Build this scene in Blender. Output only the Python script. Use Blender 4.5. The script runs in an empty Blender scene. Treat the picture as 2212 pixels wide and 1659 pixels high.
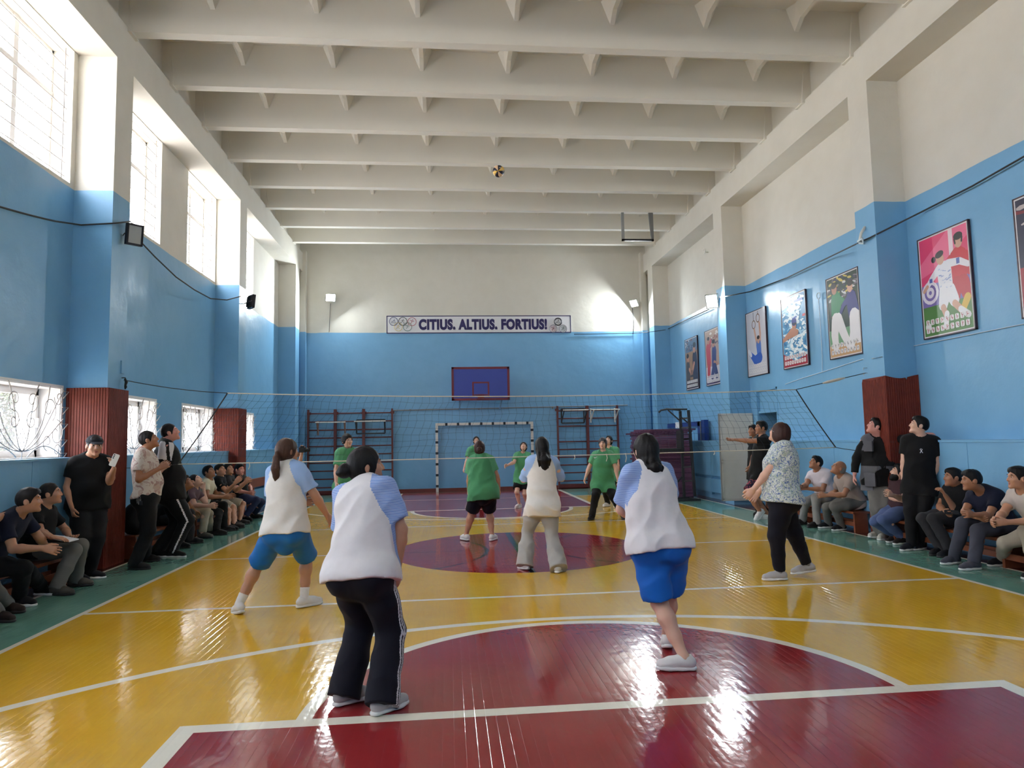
DEBUG = False
import bpy, bmesh, math, random
import numpy as np
from mathutils import Vector, Matrix

scene = bpy.context.scene
COL = scene.collection
RNG = random.Random(7)
PI = math.pi

# ------------------------------------------------------------------ camera
F_PX, YAW, PITCH, ROLL = 1469.3, 0.0939, 0.0826, -0.0195
CAM = np.array([-0.9794, 0.0, 1.5785])
_fw = np.array([math.sin(YAW) * math.cos(PITCH), math.cos(YAW) * math.cos(PITCH), math.sin(PITCH)])
_rt = np.array([math.cos(YAW), -math.sin(YAW), 0.0])
_up = np.cross(_rt, _fw)
_r2 = math.cos(ROLL) * _rt + math.sin(ROLL) * _up
_u2 = -math.sin(ROLL) * _rt + math.cos(ROLL) * _up
cam_data = bpy.data.cameras.new('camera')
cam = bpy.data.objects.new('camera', cam_data)
COL.objects.link(cam)
cam_data.sensor_width = 36.0
cam_data.lens = 36.0 * F_PX / 2212.0
cam_data.clip_start = 0.05
cam_data.clip_end = 200
cam.matrix_world = Matrix(((_r2[0], _u2[0], -_fw[0], CAM[0]), (_r2[1], _u2[1], -_fw[1], CAM[1]),
                           (_r2[2], _u2[2], -_fw[2], CAM[2]), (0, 0, 0, 1)))
scene.camera = cam


def ray(u, v):
    return _fw + (u - 1106.0) / F_PX * _r2 - (v - 829.5) / F_PX * _u2


def at(u, v, Y=None, X=None, Z=None):
    """The point of the room seen at a place of the photograph, on a plane of known depth, side or height."""
    d = ray(u, v)
    t = (Y - CAM[1]) / d[1] if Y is not None else (X - CAM[0]) / d[0] if X is not None else (Z - CAM[2]) / d[2]
    return CAM + d * t


# ------------------------------------------------------------------ world, exposure
SKY = 17.0
world = bpy.data.worlds.new('sky')
scene.world = world
world.use_nodes = True
_wn = world.node_tree
_bg = _wn.nodes['Background']
_tc = _wn.nodes.new('ShaderNodeTexCoord')
_sp = _wn.nodes.new('ShaderNodeSeparateXYZ')
_mr = _wn.nodes.new('ShaderNodeMapRange')
_mr.inputs[1].default_value, _mr.inputs[2].default_value = -0.04, 0.04
_mx = _wn.nodes.new('ShaderNodeMix')
_mx.data_type = 'RGBA'
_mx.inputs[6].default_value = (0.98, 0.93, 0.86, 1)      # sunlit ground to the horizon
_mx.inputs[7].default_value = (0.88, 0.93, 1.0, 1)       # bright hazy sky
_wn.links.new(_tc.outputs['Generated'], _sp.inputs[0])
_wn.links.new(_sp.outputs[2], _mr.inputs[0])
_wn.links.new(_mr.outputs[0], _mx.inputs[0])
_wn.links.new(_mx.outputs[2], _bg.inputs['Color'])
_bg.inputs['Strength'].default_value = SKY
_sun = bpy.data.lights.new('sun', 'SUN')
_sun.energy = 12.0
_sun.angle = 0.01
_sun.color = (1.0, 0.95, 0.86)
_so = bpy.data.objects.new('sun', _sun)
_so.rotation_euler = (math.radians(8), math.radians(20), 0)      # high, from the blind side of the hall
COL.objects.link(_so)
scene.view_settings.view_transform = 'Standard'
scene.view_settings.look = 'None'
scene.view_settings.exposure = 0.58
scene.view_settings.gamma = 1.0
scene.view_settings.use_curve_mapping = False
scene.cycles.max_bounces = 10
scene.cycles.diffuse_bounces = 6
scene.cycles.glossy_bounces = 4
scene.cycles.transparent_max_bounces = 16
scene.cycles.sample_clamp_indirect = 6.0
scene.cycles.use_denoising = True

# ------------------------------------------------------------------ basic helpers


def lin(c):
    c = c / 255.0
    return c / 12.92 if c <= 0.04045 else ((c + 0.055) / 1.055) ** 2.4


def rgb(r, g, b):
    return (lin(r), lin(g), lin(b), 1.0)


class NT:
    """Short hand for building a node tree."""

    def __init__(self, tree):
        self.t = tree
        self.pos = None

    def n(self, kind, **kw):
        x = self.t.nodes.new(kind)
        for k, v in kw.items():
            setattr(x, k, v)
        return x

    def put(self, sock, v):
        if isinstance(v, bpy.types.NodeSocket):
            self.t.links.new(v, sock)
        else:
            sock.default_value = v

    def m(self, op, a, b=None, c=None):
        x = self.n('ShaderNodeMath', operation=op)
        for i, v in enumerate((a, b, c)):
            if v is not None:
                self.put(x.inputs[i], v)
        return x.outputs[0]

    def mix(self, fac, a, b, blend='MIX'):
        x = self.n('ShaderNodeMix', data_type='RGBA', blend_type=blend)
        self.put(x.inputs['Factor'], fac)
        self.put(x.inputs[6], a)
        self.put(x.inputs[7], b)
        return x.outputs[2]

    def xyz(self, world=True):
        if world:
            p = self.n('ShaderNodeNewGeometry').outputs['Position']
        else:
            p = self.n('ShaderNodeTexCoord').outputs['Object']
        s = self.n('ShaderNodeSeparateXYZ')
        self.t.links.new(p, s.inputs[0])
        self.pos = p
        return s.outputs[0], s.outputs[1], s.outputs[2]

    def noise(self, scale, detail=4.0, vec=None, rough=0.5, dist=0.0):
        x = self.n('ShaderNodeTexNoise')
        x.inputs['Scale'].default_value = scale
        x.inputs['Detail'].default_value = detail
        x.inputs['Roughness'].default_value = rough
        x.inputs['Distortion'].default_value = dist
        if vec is not None:
            self.t.links.new(vec, x.inputs['Vector'])
        return x.outputs['Fac']

    def scaled(self, vec, sx, sy, sz):
        x = self.n('ShaderNodeMapping')
        x.inputs['Scale'].default_value = (sx, sy, sz)
        self.t.links.new(vec, x.inputs['Vector'])
        return x.outputs[0]

    def ramp(self, f, lo, hi):
        x = self.n('ShaderNodeMapRange')
        self.put(x.inputs[0], f)
        x.inputs[1].default_value, x.inputs[2].default_value = lo, hi
        return x.outputs[0]

    def bump(self, h, strength, dist, normal=None):
        x = self.n('ShaderNodeBump')
        x.inputs['Strength'].default_value = strength
        x.inputs['Distance'].default_value = dist
        self.put(x.inputs['Height'], h)
        if normal is not None:
            self.t.links.new(normal, x.inputs['Normal'])
        return x.outputs[0]


def new_mat(name):
    m = bpy.data.materials.new(name)
    m.use_nodes = True
    t = NT(m.node_tree)
    return m, t, m.node_tree.nodes['Principled BSDF']


def mat(name, col, rough=0.6, vary=0.08, vscale=6.0, bump=None, spec=0.5, metal=0.0, emit=None, sheen=0.0):
    m, t, b = new_mat(name)
    tc = t.n('ShaderNodeTexCoord').outputs['Object']
    if vary:
        f = t.noise(vscale, 4, tc)
        lo = tuple(c * (1 - vary) for c in col[:3]) + (1,)
        hi = tuple(min(1, c * (1 + vary)) for c in col[:3]) + (1,)
        t.put(b.inputs['Base Color'], t.mix(f, lo, hi))
    else:
        b.inputs['Base Color'].default_value = col
    b.inputs['Roughness'].default_value = rough
    b.inputs['Specular IOR Level'].default_value = spec
    b.inputs['Metallic'].default_value = metal
    if sheen:
        b.inputs['Sheen Weight'].default_value = sheen
    if bump:
        t.put(b.inputs['Normal'], t.bump(t.noise(bump[0], 5, tc), bump[1], bump[2] if len(bump) > 2 else 0.01))
    if emit:
        b.inputs['Emission Color'].default_value = col
        b.inputs['Emission Strength'].default_value = emit
    return m


def mesh_obj(name, verts, faces, mats, parent=None, mids=None, smooth=False):
    me = bpy.data.meshes.new(name)
    me.from_pydata([tuple(v) for v in verts], [], faces)
    for x in (mats if isinstance(mats, (list, tuple)) else [mats]):
        me.materials.append(x)
    if mids is not None:
        me.polygons.foreach_set('material_index', mids)
    if smooth:
        me.polygons.foreach_set('use_smooth', [True] * len(me.polygons))
    me.update()
    o = bpy.data.objects.new(name, me)
    COL.objects.link(o)
    if parent is not None:
        o.parent = parent
    return o


class MB:
    """Collects simple solids and makes them ONE mesh object."""

    def __init__(self):
        self.v, self.f, self.mi = [], [], []
        self.cur = 0

    def add(self, vs, fs):
        n = len(self.v)
        self.v += [tuple(map(float, x)) for x in vs]
        self.f += [tuple(i + n for i in f) for f in fs]
        self.mi += [self.cur] * len(fs)
        return self

    def box(self, x0, x1, y0, y1, z0, z1):
        vs = [(x0, y0, z0), (x1, y0, z0), (x1, y1, z0), (x0, y1, z0), (x0, y0, z1), (x1, y0, z1), (x1, y1, z1), (x0, y1, z1)]
        return self.add(vs, [(0, 3, 2, 1), (4, 5, 6, 7), (0, 1, 5, 4), (1, 2, 6, 5), (2, 3, 7, 6), (3, 0, 4, 7)])

    def bar(self, a, b, w, h=None, up=(0, 0, 1)):
        """A rectangular bar from a to b."""
        a, b = np.array(a, float), np.array(b, float)
        h = h or w
        d = (b - a) / np.linalg.norm(b - a)
        u = np.array(up, float)
        if abs(d @ u) > 0.95:
            u = np.array([1.0, 0, 0])
        s = np.cross(d, u)
        s /= np.linalg.norm(s)
        u = np.cross(s, d)
        vs = []
        for p in (a, b):
            for i, j in ((-1, -1), (1, -1), (1, 1), (-1, 1)):
                vs.append(p + s * i * w / 2 + u * j * h / 2)
        return self.add(vs, [(0, 1, 2, 3), (7, 6, 5, 4), (0, 4, 5, 1), (1, 5, 6, 2), (2, 6, 7, 3), (3, 7, 4, 0)])

    def tube(self, pts, r, n=6, closed=False):
        pts = [np.array(p, float) for p in pts]
        rings = []
        m = len(pts)
        prev = None
        for i, p in enumerate(pts):
            if closed:
                d = pts[(i + 1) % m] - pts[i - 1]
            else:
                d = pts[min(i + 1, m - 1)] - pts[max(i - 1, 0)]
            d = d / (np.linalg.norm(d) + 1e-9)
            if prev is None:
                a = np.array([0, 0, 1.0]) if abs(d[2]) < 0.9 else np.array([1.0, 0, 0])
                s = np.cross(d, a)
            else:
                s = prev - d * (prev @ d)
            s /= (np.linalg.norm(s) + 1e-9)
            prev = s
            u = np.cross(d, s)
            rr = r[i] if isinstance(r, (list, tuple)) else r
            rings.append([p + rr * (math.cos(2 * PI * k / n) * s + math.sin(2 * PI * k / n) * u) for k in range(n)])
        vs = [v for ring in rings for v in ring]
        fs = []
        for i in range(m if closed else m - 1):
            j = (i + 1) % m
            for k in range(n):
                k2 = (k + 1) % n
                fs.append((i * n + k, i * n + k2, j * n + k2, j * n + k))
        if not closed:
            fs.append(tuple(range(n - 1, -1, -1)))
            fs.append(tuple((m - 1) * n + k for k in range(n)))
        return self.add(vs, fs)

    def prism(self, poly, z0, z1, fn=None):
        """Extrude a 2D outline; fn maps (a, b, c) to the room."""
        n = len(poly)
        fn = fn or (lambda a, b, c: (a, b, c))
        vs = [fn(a, b, z0) for a, b in poly] + [fn(a, b, z1) for a, b in poly]
        fs = [tuple(range(n - 1, -1, -1)), tuple(range(n, 2 * n))]
        fs += [(i, (i + 1) % n, (i + 1) % n + n, i + n) for i in range(n)]
        return self.add(vs, fs)

    def build(self, name, mats, parent=None, smooth=False):
        return mesh_obj(name, self.v, self.f, mats, parent, self.mi, smooth)


def tag(o, label=None, cat=None, group=None, kind=None):
    for k, v in (('label', label), ('category', cat), ('group', group), ('kind', kind)):
        if v:
            o[k] = v
    return o


def empty(name, loc=(0, 0, 0), label=None, cat=None, group=None, kind=None, rotz=0.0):
    o = bpy.data.objects.new(name, None)
    o.empty_display_size = 0.1
    COL.objects.link(o)
    o.location = tuple(float(x) for x in loc)
    o.rotation_euler[2] = rotz
    return tag(o, label, cat, group, kind)


def here(o, root):
    """Parent a mesh that was built in room coordinates to a thing, keeping it in place."""
    o.parent = root
    o.matrix_parent_inverse = Matrix.Translation(-root.location)
    return o


def copy_tree(root):
    r = root.copy()
    COL.objects.link(r)
    for ch in list(root.children):
        c = ch.copy()
        COL.objects.link(c)
        c.parent = r
        for g in list(ch.children):
            d = g.copy()
            COL.objects.link(d)
            d.parent = c
    return r
# ================================================================== the hall
WX, PX = 6.06, 5.55          # wall plane, pilaster face
FARY, BACKY = 22.0, -3.0
YC = 10.03                   # net line
ZB = 5.12                    # top of the blue paint


def wall_mat():
    m, t, b = new_mat('wall_paint')
    x, y, z = t.xyz()
    wob = t.m('MULTIPLY', t.m('SUBTRACT', t.noise(1.2, 3, t.pos), 0.5), 0.05)
    up = t.m('GREATER_THAN', t.m('ADD', z, wob), ZB)
    cloud = t.noise(0.7, 5, t.pos)
    cloud2 = t.noise(3.0, 6, t.pos)
    f = t.m('ADD', t.m('MULTIPLY', cloud, 0.6), t.m('MULTIPLY', cloud2, 0.4))
    f = t.ramp(f, 0.3, 0.7)
    blue = t.mix(f, rgb(110, 165, 204), rgb(121, 175, 213))
    white = t.mix(f, rgb(212, 208, 197), rgb(222, 219, 210))
    t.put(b.inputs['Base Color'], t.mix(up, blue, white))
    t.put(b.inputs['Roughness'], t.m('ADD', 0.36, t.m('MULTIPLY', up, 0.4)))
    nb = t.m('ADD', t.noise(1.6, 3, t.pos), t.m('MULTIPLY', t.noise(30, 4, t.pos), 0.06))
    t.put(b.inputs['Normal'], t.bump(nb, 0.35, 0.06))
    return m


WALL = wall_mat()
WHITE = mat('white_lime', rgb(222, 218, 208), 0.85, 0.05, 1.5, (14, 0.15, 0.01))
PVC = mat('white_pvc', rgb(236, 234, 232), 0.35, 0.02)
GRILLE = mat('white_iron', rgb(168, 162, 158), 0.5, 0.05)
CLAD = mat('red_brown_cladding', rgb(112, 44, 30), 0.55, 0.35, 9.0, (40, 0.2, 0.004), spec=0.3)
WOODRED = mat('red_brown_paint', rgb(110, 45, 38), 0.4, 0.2, 8)
BENCH = mat('bench_wood', rgb(124, 66, 40), 0.4, 0.25, 10)
BLACK = mat('black_iron', rgb(34, 34, 38), 0.5, 0.1)
STEEL = mat('steel', rgb(170, 172, 175), 0.35, 0.05, metal=0.8)
DARK = mat('dark_rubber', rgb(22, 22, 24), 0.6, 0.05)
NAVY = mat('navy_print', rgb(35, 27, 88), 0.5, 0.03)
PAPER = mat('white_board', rgb(228, 228, 232), 0.45, 0.02)


def pane_mat(name, frost):
    m, t, b = new_mat(name)
    nt = m.node_tree
    tr = t.n('ShaderNodeBsdfTransparent')
    tr.inputs[0].default_value = (0.97, 0.97, 0.98, 1)
    gl = t.n('ShaderNodeBsdfGlossy')
    gl.inputs['Roughness'].default_value = 0.05
    tl = t.n('ShaderNodeBsdfTranslucent')
    tl.inputs[0].default_value = (0.95, 0.93, 0.96, 1)
    m1 = t.n('ShaderNodeMixShader')
    m1.inputs[0].default_value = frost
    nt.links.new(tr.outputs[0], m1.inputs[1])
    nt.links.new(tl.outputs[0], m1.inputs[2])
    m2 = t.n('ShaderNodeMixShader')
    m2.inputs[0].default_value = 0.05
    nt.links.new(m1.outputs[0], m2.inputs[1])
    nt.links.new(gl.outputs[0], m2.inputs[2])
    nt.links.new(m2.outputs[0], nt.nodes['Material Output'].inputs['Surface'])
    return m


FROST = pane_mat('frosted_glass', 0.3)
GLASS = pane_mat('clear_glass', 0.03)


# ---- floor: narrow boards, the court painted across them
def floor_mat():
    m, t, b = new_mat('painted_boards')
    x, y, z = t.xyz()
    P = t.pos
    ax = t.m('ABSOLUTE', x)
    dy = t.m('SUBTRACT', y, YC)
    ay = t.m('ABSOLUTE', dy)
    lt = lambda a, v: t.m('LESS_THAN', a, v)
    gt = lambda a, v: t.m('GREATER_THAN', a, v)
    both = lambda a, c: t.m('MULTIPLY', a, c)
    either = lambda a, c: t.m('MAXIMUM', a, c)
    near = lambda a, v, w: lt(t.m('ABSOLUTE', t.m('SUBTRACT', a, v)), w)

    def rad(cy):
        d = t.m('SUBTRACT', ay, cy)
        return t.m('SQRT', t.m('ADD', t.m('MULTIPLY', x, x), t.m('MULTIPLY', d, d)))
    stain = t.ramp(t.noise(0.9, 6, P, 0.6), 0.3, 0.75)
    fine = t.noise(1.0, 5, t.scaled(P, 55, 2.5, 1), 0.6)
    yel = t.mix(stain, rgb(208, 158, 34), rgb(216, 174, 60))
    yel = t.mix(t.m('MULTIPLY', t.ramp(fine, 0.45, 0.75), 0.25), yel, rgb(184, 142, 52))
    grn = t.mix(stain, rgb(92, 142, 128), rgb(116, 160, 146))
    red = t.mix(stain, rgb(134, 34, 38), rgb(144, 46, 48))
    brn = rgb(84, 36, 32)
    wht = rgb(236, 230, 214)
    blk = rgb(30, 30, 42)
    FT = 5.9
    c = t.mix(either(gt(ax, 4.5), gt(ay, 9.0)), yel, grn)
    # baseline and side lines, attack lines, centre line
    w1 = both(near(ax, 4.5, 0.03), lt(ay, 9.03))
    w1 = either(w1, both(lt(ax, 4.5), near(ay, 9.0, 0.03)))
    w1 = either(w1, both(lt(ax, 4.5), near(ay, 3.0, 0.03)))
    w1 = either(w1, both(lt(ax, 4.5), lt(ay, 0.025)))
    r3 = rad(9.21)
    w1 = either(w1, both(near(r3, 5.29, 0.045), lt(ax, 4.45)))
    c = t.mix(w1, c, wht)
    # free throw semicircle and key
    rf = rad(FT)
    fan = both(lt(rf, 1.87), lt(ay, FT))
    key = both(lt(ax, 2.5), gt(ay, FT))
    key = both(key, lt(ay, 11.4))
    c = t.mix(either(fan, key), c, red)
    w2 = both(near(rf, 1.83, 0.045), lt(ay, FT))
    w2 = either(w2, both(near(ax, 2.46, 0.055), both(gt(ay, FT - 0.03), lt(ay, 11.4))))
    w2 = either(w2, both(lt(ax, 2.5), near(ay, FT + 0.02, 0.052)))
    w2 = either(w2, both(both(lt(ax, 2.46), gt(y, YC)), near(ay, 8.85, 0.03)))
    c = t.mix(w2, c, wht)
    # centre circle painted like a ball
    rc = rad(0.0)
    inside = lt(rc, 1.8)
    c = t.mix(inside, c, red)
    dxs = t.m('SUBTRACT', ax, 2.05)
    arc = t.m('SQRT', t.m('ADD', t.m('MULTIPLY', dxs, dxs), t.m('MULTIPLY', dy, dy)))
    lines = either(lt(ax, 0.042), either(lt(ay, 0.024), near(arc, 1.6, 0.026)))
    c = t.mix(both(inside, lines), c, blk)
    # strips along the side walls
    c = t.mix(gt(ax, 5.40), c, brn)
    c = t.mix(near(ax, 5.40, 0.025), c, wht)
    c = t.mix(gt(dy, 11.55), c, brn)
    # scuffs
    sc = t.ramp(t.noise(3.5, 8, P, 0.7, 1.0), 0.62, 0.72)
    c = t.mix(t.m('MULTIPLY', sc, 0.18), c, rgb(120, 96, 70))
    t.put(b.inputs['Base Color'], c)
    b.inputs['Specular IOR Level'].default_value = 0.32
    t.put(b.inputs['Roughness'], t.m('ADD', 0.05, t.m('MULTIPLY', t.noise(2.2, 5, P), 0.10)))
    h1 = t.noise(1.0, 2, t.scaled(P, 10, 7, 1), 0.5)
    h2 = t.noise(1.0, 3, t.scaled(P, 38, 20, 1), 0.5)
    h = t.m('ADD', h1, t.m('MULTIPLY', h2, 0.25))
    t.put(b.inputs['Normal'], t.bump(h, 0.5, 0.0035))
    return m


FLOORM = floor_mat()
floor = empty('floor', (0, 0, 0), kind='structure')
BW = 0.0606
y0, y1 = BACKY, FARY
prof = [(-BW / 2, -0.02), (BW / 2, -0.02), (BW / 2, -0.00035), (BW * 0.485, -0.00005), (BW * 0.2, 0.0001), (0, 0.00013), (-BW * 0.2, 0.0001), (-BW * 0.485, -0.00005), (-BW / 2, -0.00035)]
board = MB().prism([(a, b) for a, b in prof], y0, y1, lambda a, b, c: (a, c, b)).build('floor_board', FLOORM, floor)
bm = bmesh.new()
bm.from_mesh(board.data)
bmesh.ops.recalc_face_normals(bm, faces=bm.faces)
bm.to_mesh(board.data)
bm.free()
nb = 200
for i in range(nb):
    o = board if i == 0 else board.copy()
    if i:
        COL.objects.link(o)
        o.parent = floor
    o.location = ((i - (nb - 1) / 2) * BW, 0, -RNG.uniform(0.0002, 0.0003))
    o.rotation_euler[1] = math.radians(RNG.gauss(0, 0.10))


# ---- walls
def holed_wall(name, span_y, span_z, holes, x_in, x_out, material):
    """A wall standing on a line of constant X, split round its openings."""
    ys = sorted({span_y[0], span_y[1]} | {v for h in holes for v in h[:2]})
    zs = sorted({span_z[0], span_z[1]} | {v for h in holes for v in h[2:]})
    mb = MB()
    for a, b in zip(ys, ys[1:]):
        for c, d in zip(zs, zs[1:]):
            if any(h[0] - 1e-6 <= a and b <= h[1] + 1e-6 and h[2] - 1e-6 <= c and d <= h[3] + 1e-6 for h in holes):
                continue
            mb.box(min(x_in, x_out), max(x_in, x_out), a, b, c, d)
    o = mb.build(name, material)
    bm = bmesh.new()
    bm.from_mesh(o.data)
    bmesh.ops.remove_doubles(bm, verts=bm.verts, dist=1e-5)
    seen = {}
    for f in bm.faces:
        k = tuple(sorted(v.index for v in f.verts))
        seen.setdefault(k, []).append(f)
    bmesh.ops.delete(bm, geom=[f for fs in seen.values() if len(fs) > 1 for f in fs], context='FACES')
    bm.to_mesh(o.data)
    bm.free()
    return tag(o, kind='structure')


UP = [(-0.6, 1.05), (2.1, 3.75), (4.95, 6.55), (7.85, 9.5), (10.75, 12.4), (13.62, 15.27), (16.5, 18.2)]
LOW = [(2.1, 3.75), (4.95, 6.55), (7.75, 9.45), (10.65, 12.35), (13.55, 15.22), (16.6, 18.3)]
UZ, LZ = (5.16, 7.05), (1.47, 2.38)
T_OUT = 6.60
holes = [(a, b, *UZ) for a, b in UP] + [(a, b, *LZ) for a, b in LOW]
holed_wall('wall_left', (BACKY, FARY), (0, 8.35), holes, -WX, -T_OUT, WALL)
holed_wall('wall_right', (BACKY, FARY), (0, 8.35), [(14.0, 15.02, 0.0, 2.62)], WX, T_OUT, WALL)
tag(MB().box(-T_OUT, T_OUT, FARY, FARY + 0.5, 0, 8.35).build('wall_far', WALL), kind='structure')
# the wall behind the camera with its own tall windows
BWIN = [(-3.2, -1.9, 5.0, 6.6), (1.9, 3.2, 5.0, 6.6)]
w = holed_wall('wall_back', (-T_OUT, T_OUT), (0, 8.35), BWIN, 0, -0.4, WALL)
w.rotation_euler[2] = -PI / 2
w.location = (0, BACKY, 0)
for v in w.data.vertices:
    v.co = (-v.co.x * -1, v.co.y, v.co.z)

# pilasters, ledge beams, radiator enclosures
PIL = [(-1.8, -1.3), (3.9, 4.4), (9.6, 10.1), (15.3, 15.8), (20.85, 21.35)]
n = 0
for sx, side in ((-1, 'left'), (1, 'right')):
    mb = MB()
    mb.box(min(sx * PX, sx * (WX + .01)), max(sx * PX, sx * (WX + .01)), BACKY, FARY, 7.05, 7.66)
    mb.box(min(sx * 5.68, sx * (WX + .01)), max(sx * 5.68, sx * (WX + .01)), BACKY, FARY, 7.66, 8.35)
    for a, b in PIL:
        mb.box(min(sx * PX, sx * (WX + .01)), max(sx * PX, sx * (WX + .01)), a, b, 0, 7.05)
    tag(mb.build('trim_%d' % (n + 1), WALL), kind='structure')
    n += 1
    # boxed-out dado along the wall between the pilasters
    for a, b in ((4.4, 9.6), (10.1, 15.3), (15.8, 20.85)):
        if sx > 0 and a == 10.1:
            b = 13.95
        mb = MB()
        e0, e1 = sx * 5.72, sx * (WX + .01)
        lo, hi = min(e0, e1), max(e0, e1)
        mb.box(lo, hi, a, b, 0.58, 1.46)
        mb.box(lo, hi, a, b, 0.16, 0.50)
        mb.box(lo + (0.06 if sx > 0 else 0), hi - (0.06 if sx < 0 else 0), a, b, 0.0, 1.40)
        e0 = sx * 5.705
        mb.box(min(e0, e1), max(e0, e1), a, b, 1.44, 1.47)
        k = int((b - a) / 1.1)
        for i in range(1, k):
            yy = a + (b - a) * i / k
            mb.box(min(sx * 5.715, e1), max(sx * 5.715, e1), yy - 0.012, yy + 0.012, 0.10, 1.44)
        tag(mb.build('trim_%d' % (n + 1), WALL), kind='structure')
        n += 1
    # column against the far wall
    mb = MB()
    mb.box(min(sx * 5.62, sx * 5.45), max(sx * 5.62, sx * 5.45), FARY - 0.22, FARY + .01, 0, 7.75)
    tag(mb.build('trim_%d' % (n + 1), WALL), kind='structure')
    n += 1
    # ribbed timber cladding round the pilaster feet
    for a, b in ((3.9, 4.4), (9.6, 10.1), (15.3, 15.8))[:3 if sx < 0 else 2]:
        outline = []
        step, dp, off = 0.036, 0.008, 0.03

        def run(p, q, nx, ny):
            L = math.hypot(q[0] - p[0], q[1] - p[1])
            k = max(2, round(L / step))
            for i in range(k):
                for fr, o_ in ((0.0, 0), (0.25, 0), (0.3, dp), (0.95, dp)):
                    s = (i + fr) / k
                    outline.append((p[0] + (q[0] - p[0]) * s + nx * o_, p[1] + (q[1] - p[1]) * s + ny * o_))
        xo, xi = sx * (PX - off), sx * (WX - 0.002)
        run((xi, a - off), (xo, a - off), 0, -1)
        run((xo, a - off), (xo, b + off), -sx, 0)
        run((xo, b + off), (xi, b + off), 0, 1)
        top = 2.39 if sx < 0 else 2.42
        mb = MB().prism(outline, 0.0, top)
        o = mb.build('trim_%d' % (n + 1), CLAD)
        tag(o, kind='structure')
        n += 1
        bm = bmesh.new()
        bm.from_mesh(o.data)
        bmesh.ops.recalc_face_normals(bm, faces=bm.faces)
        if sx > 0:
            for v in bm.verts:                     # splintered upper edge
                if v.co.z > 1:
                    v.co.z += 0.05 * math.sin(v.co.x * 9) * math.cos(v.co.y * 7) - (0.06 if (int(v.co.y * 31 + v.co.x * 17) % 11 == 0) else 0)
        bm.to_mesh(o.data)
        bm.free()
for i, (a, b) in enumerate(((-5.4, -2.76), (-2.76, 2.5), (2.5, 5.4))):
    pass
tag(MB().box(-5.45, 5.45, FARY - 0.025, FARY, 0.0, 0.10).build('baseboard_far', WOODRED), kind='structure')

# ---- ceiling: slab, cross ribs every 1.5 m, small stiffeners between them
ceil = MB()
ceil.box(-T_OUT, T_OUT, BACKY - 0.4, FARY + 0.5, 8.35, 8.6)
RIBY = [10.0 + 1.5 * k for k in range(-8, 8)]
for yr in RIBY:
    pr = [(yr - 0.085, 7.62), (yr + 0.085, 7.62), (yr + 0.13, 8.36), (yr - 0.13, 8.36)]
    ceil.prism(pr, -5.69, 5.69, lambda a, b, c: (c, a, b))
    for sx in (-1, 1):       # haunch where the rib meets the ledge beam
        hp = [(sx * 5.69, 7.60), (sx * 5.50, 7.60), (sx * 5.56, 8.36), (sx * 5.69, 8.36)]
        ceil.prism(hp, yr - 0.13, yr + 0.13, lambda a, b, c: (a, c, b))
for ya, yb in zip(RIBY, RIBY[1:]):
    for k in range(-3, 4):
        xs = 0.13 + 1.5 * k
        v = []
        for yy in (ya + 0.09, ya + 0.30, yb - 0.30, yb - 0.09):
            edge = yy in (ya + 0.09, yb - 0.09)
            zb = 7.98 if edge else 8.12
            wt = 0.20 if edge else 0.10
            v += [(xs - 0.035, yy, zb), (xs + 0.035, yy, zb), (xs + wt, yy, 8.36), (xs - wt, yy, 8.36)]
        f = []
        for j in range(3):
            for q in range(4):
                q2 = (q + 1) % 4
                f.append((j * 4 + q, j * 4 + q2, j * 4 + 4 + q2, j * 4 + 4 + q))
        ceil.add(v, f)
o = ceil.build('ceiling', WHITE)
bm = bmesh.new()
bm.from_mesh(o.data)
bmesh.ops.recalc_face_normals(bm, faces=bm.faces)
bm.to_mesh(o.data)
bm.free()
tag(o, kind='structure')

# ---- windows
n = 0


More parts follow.
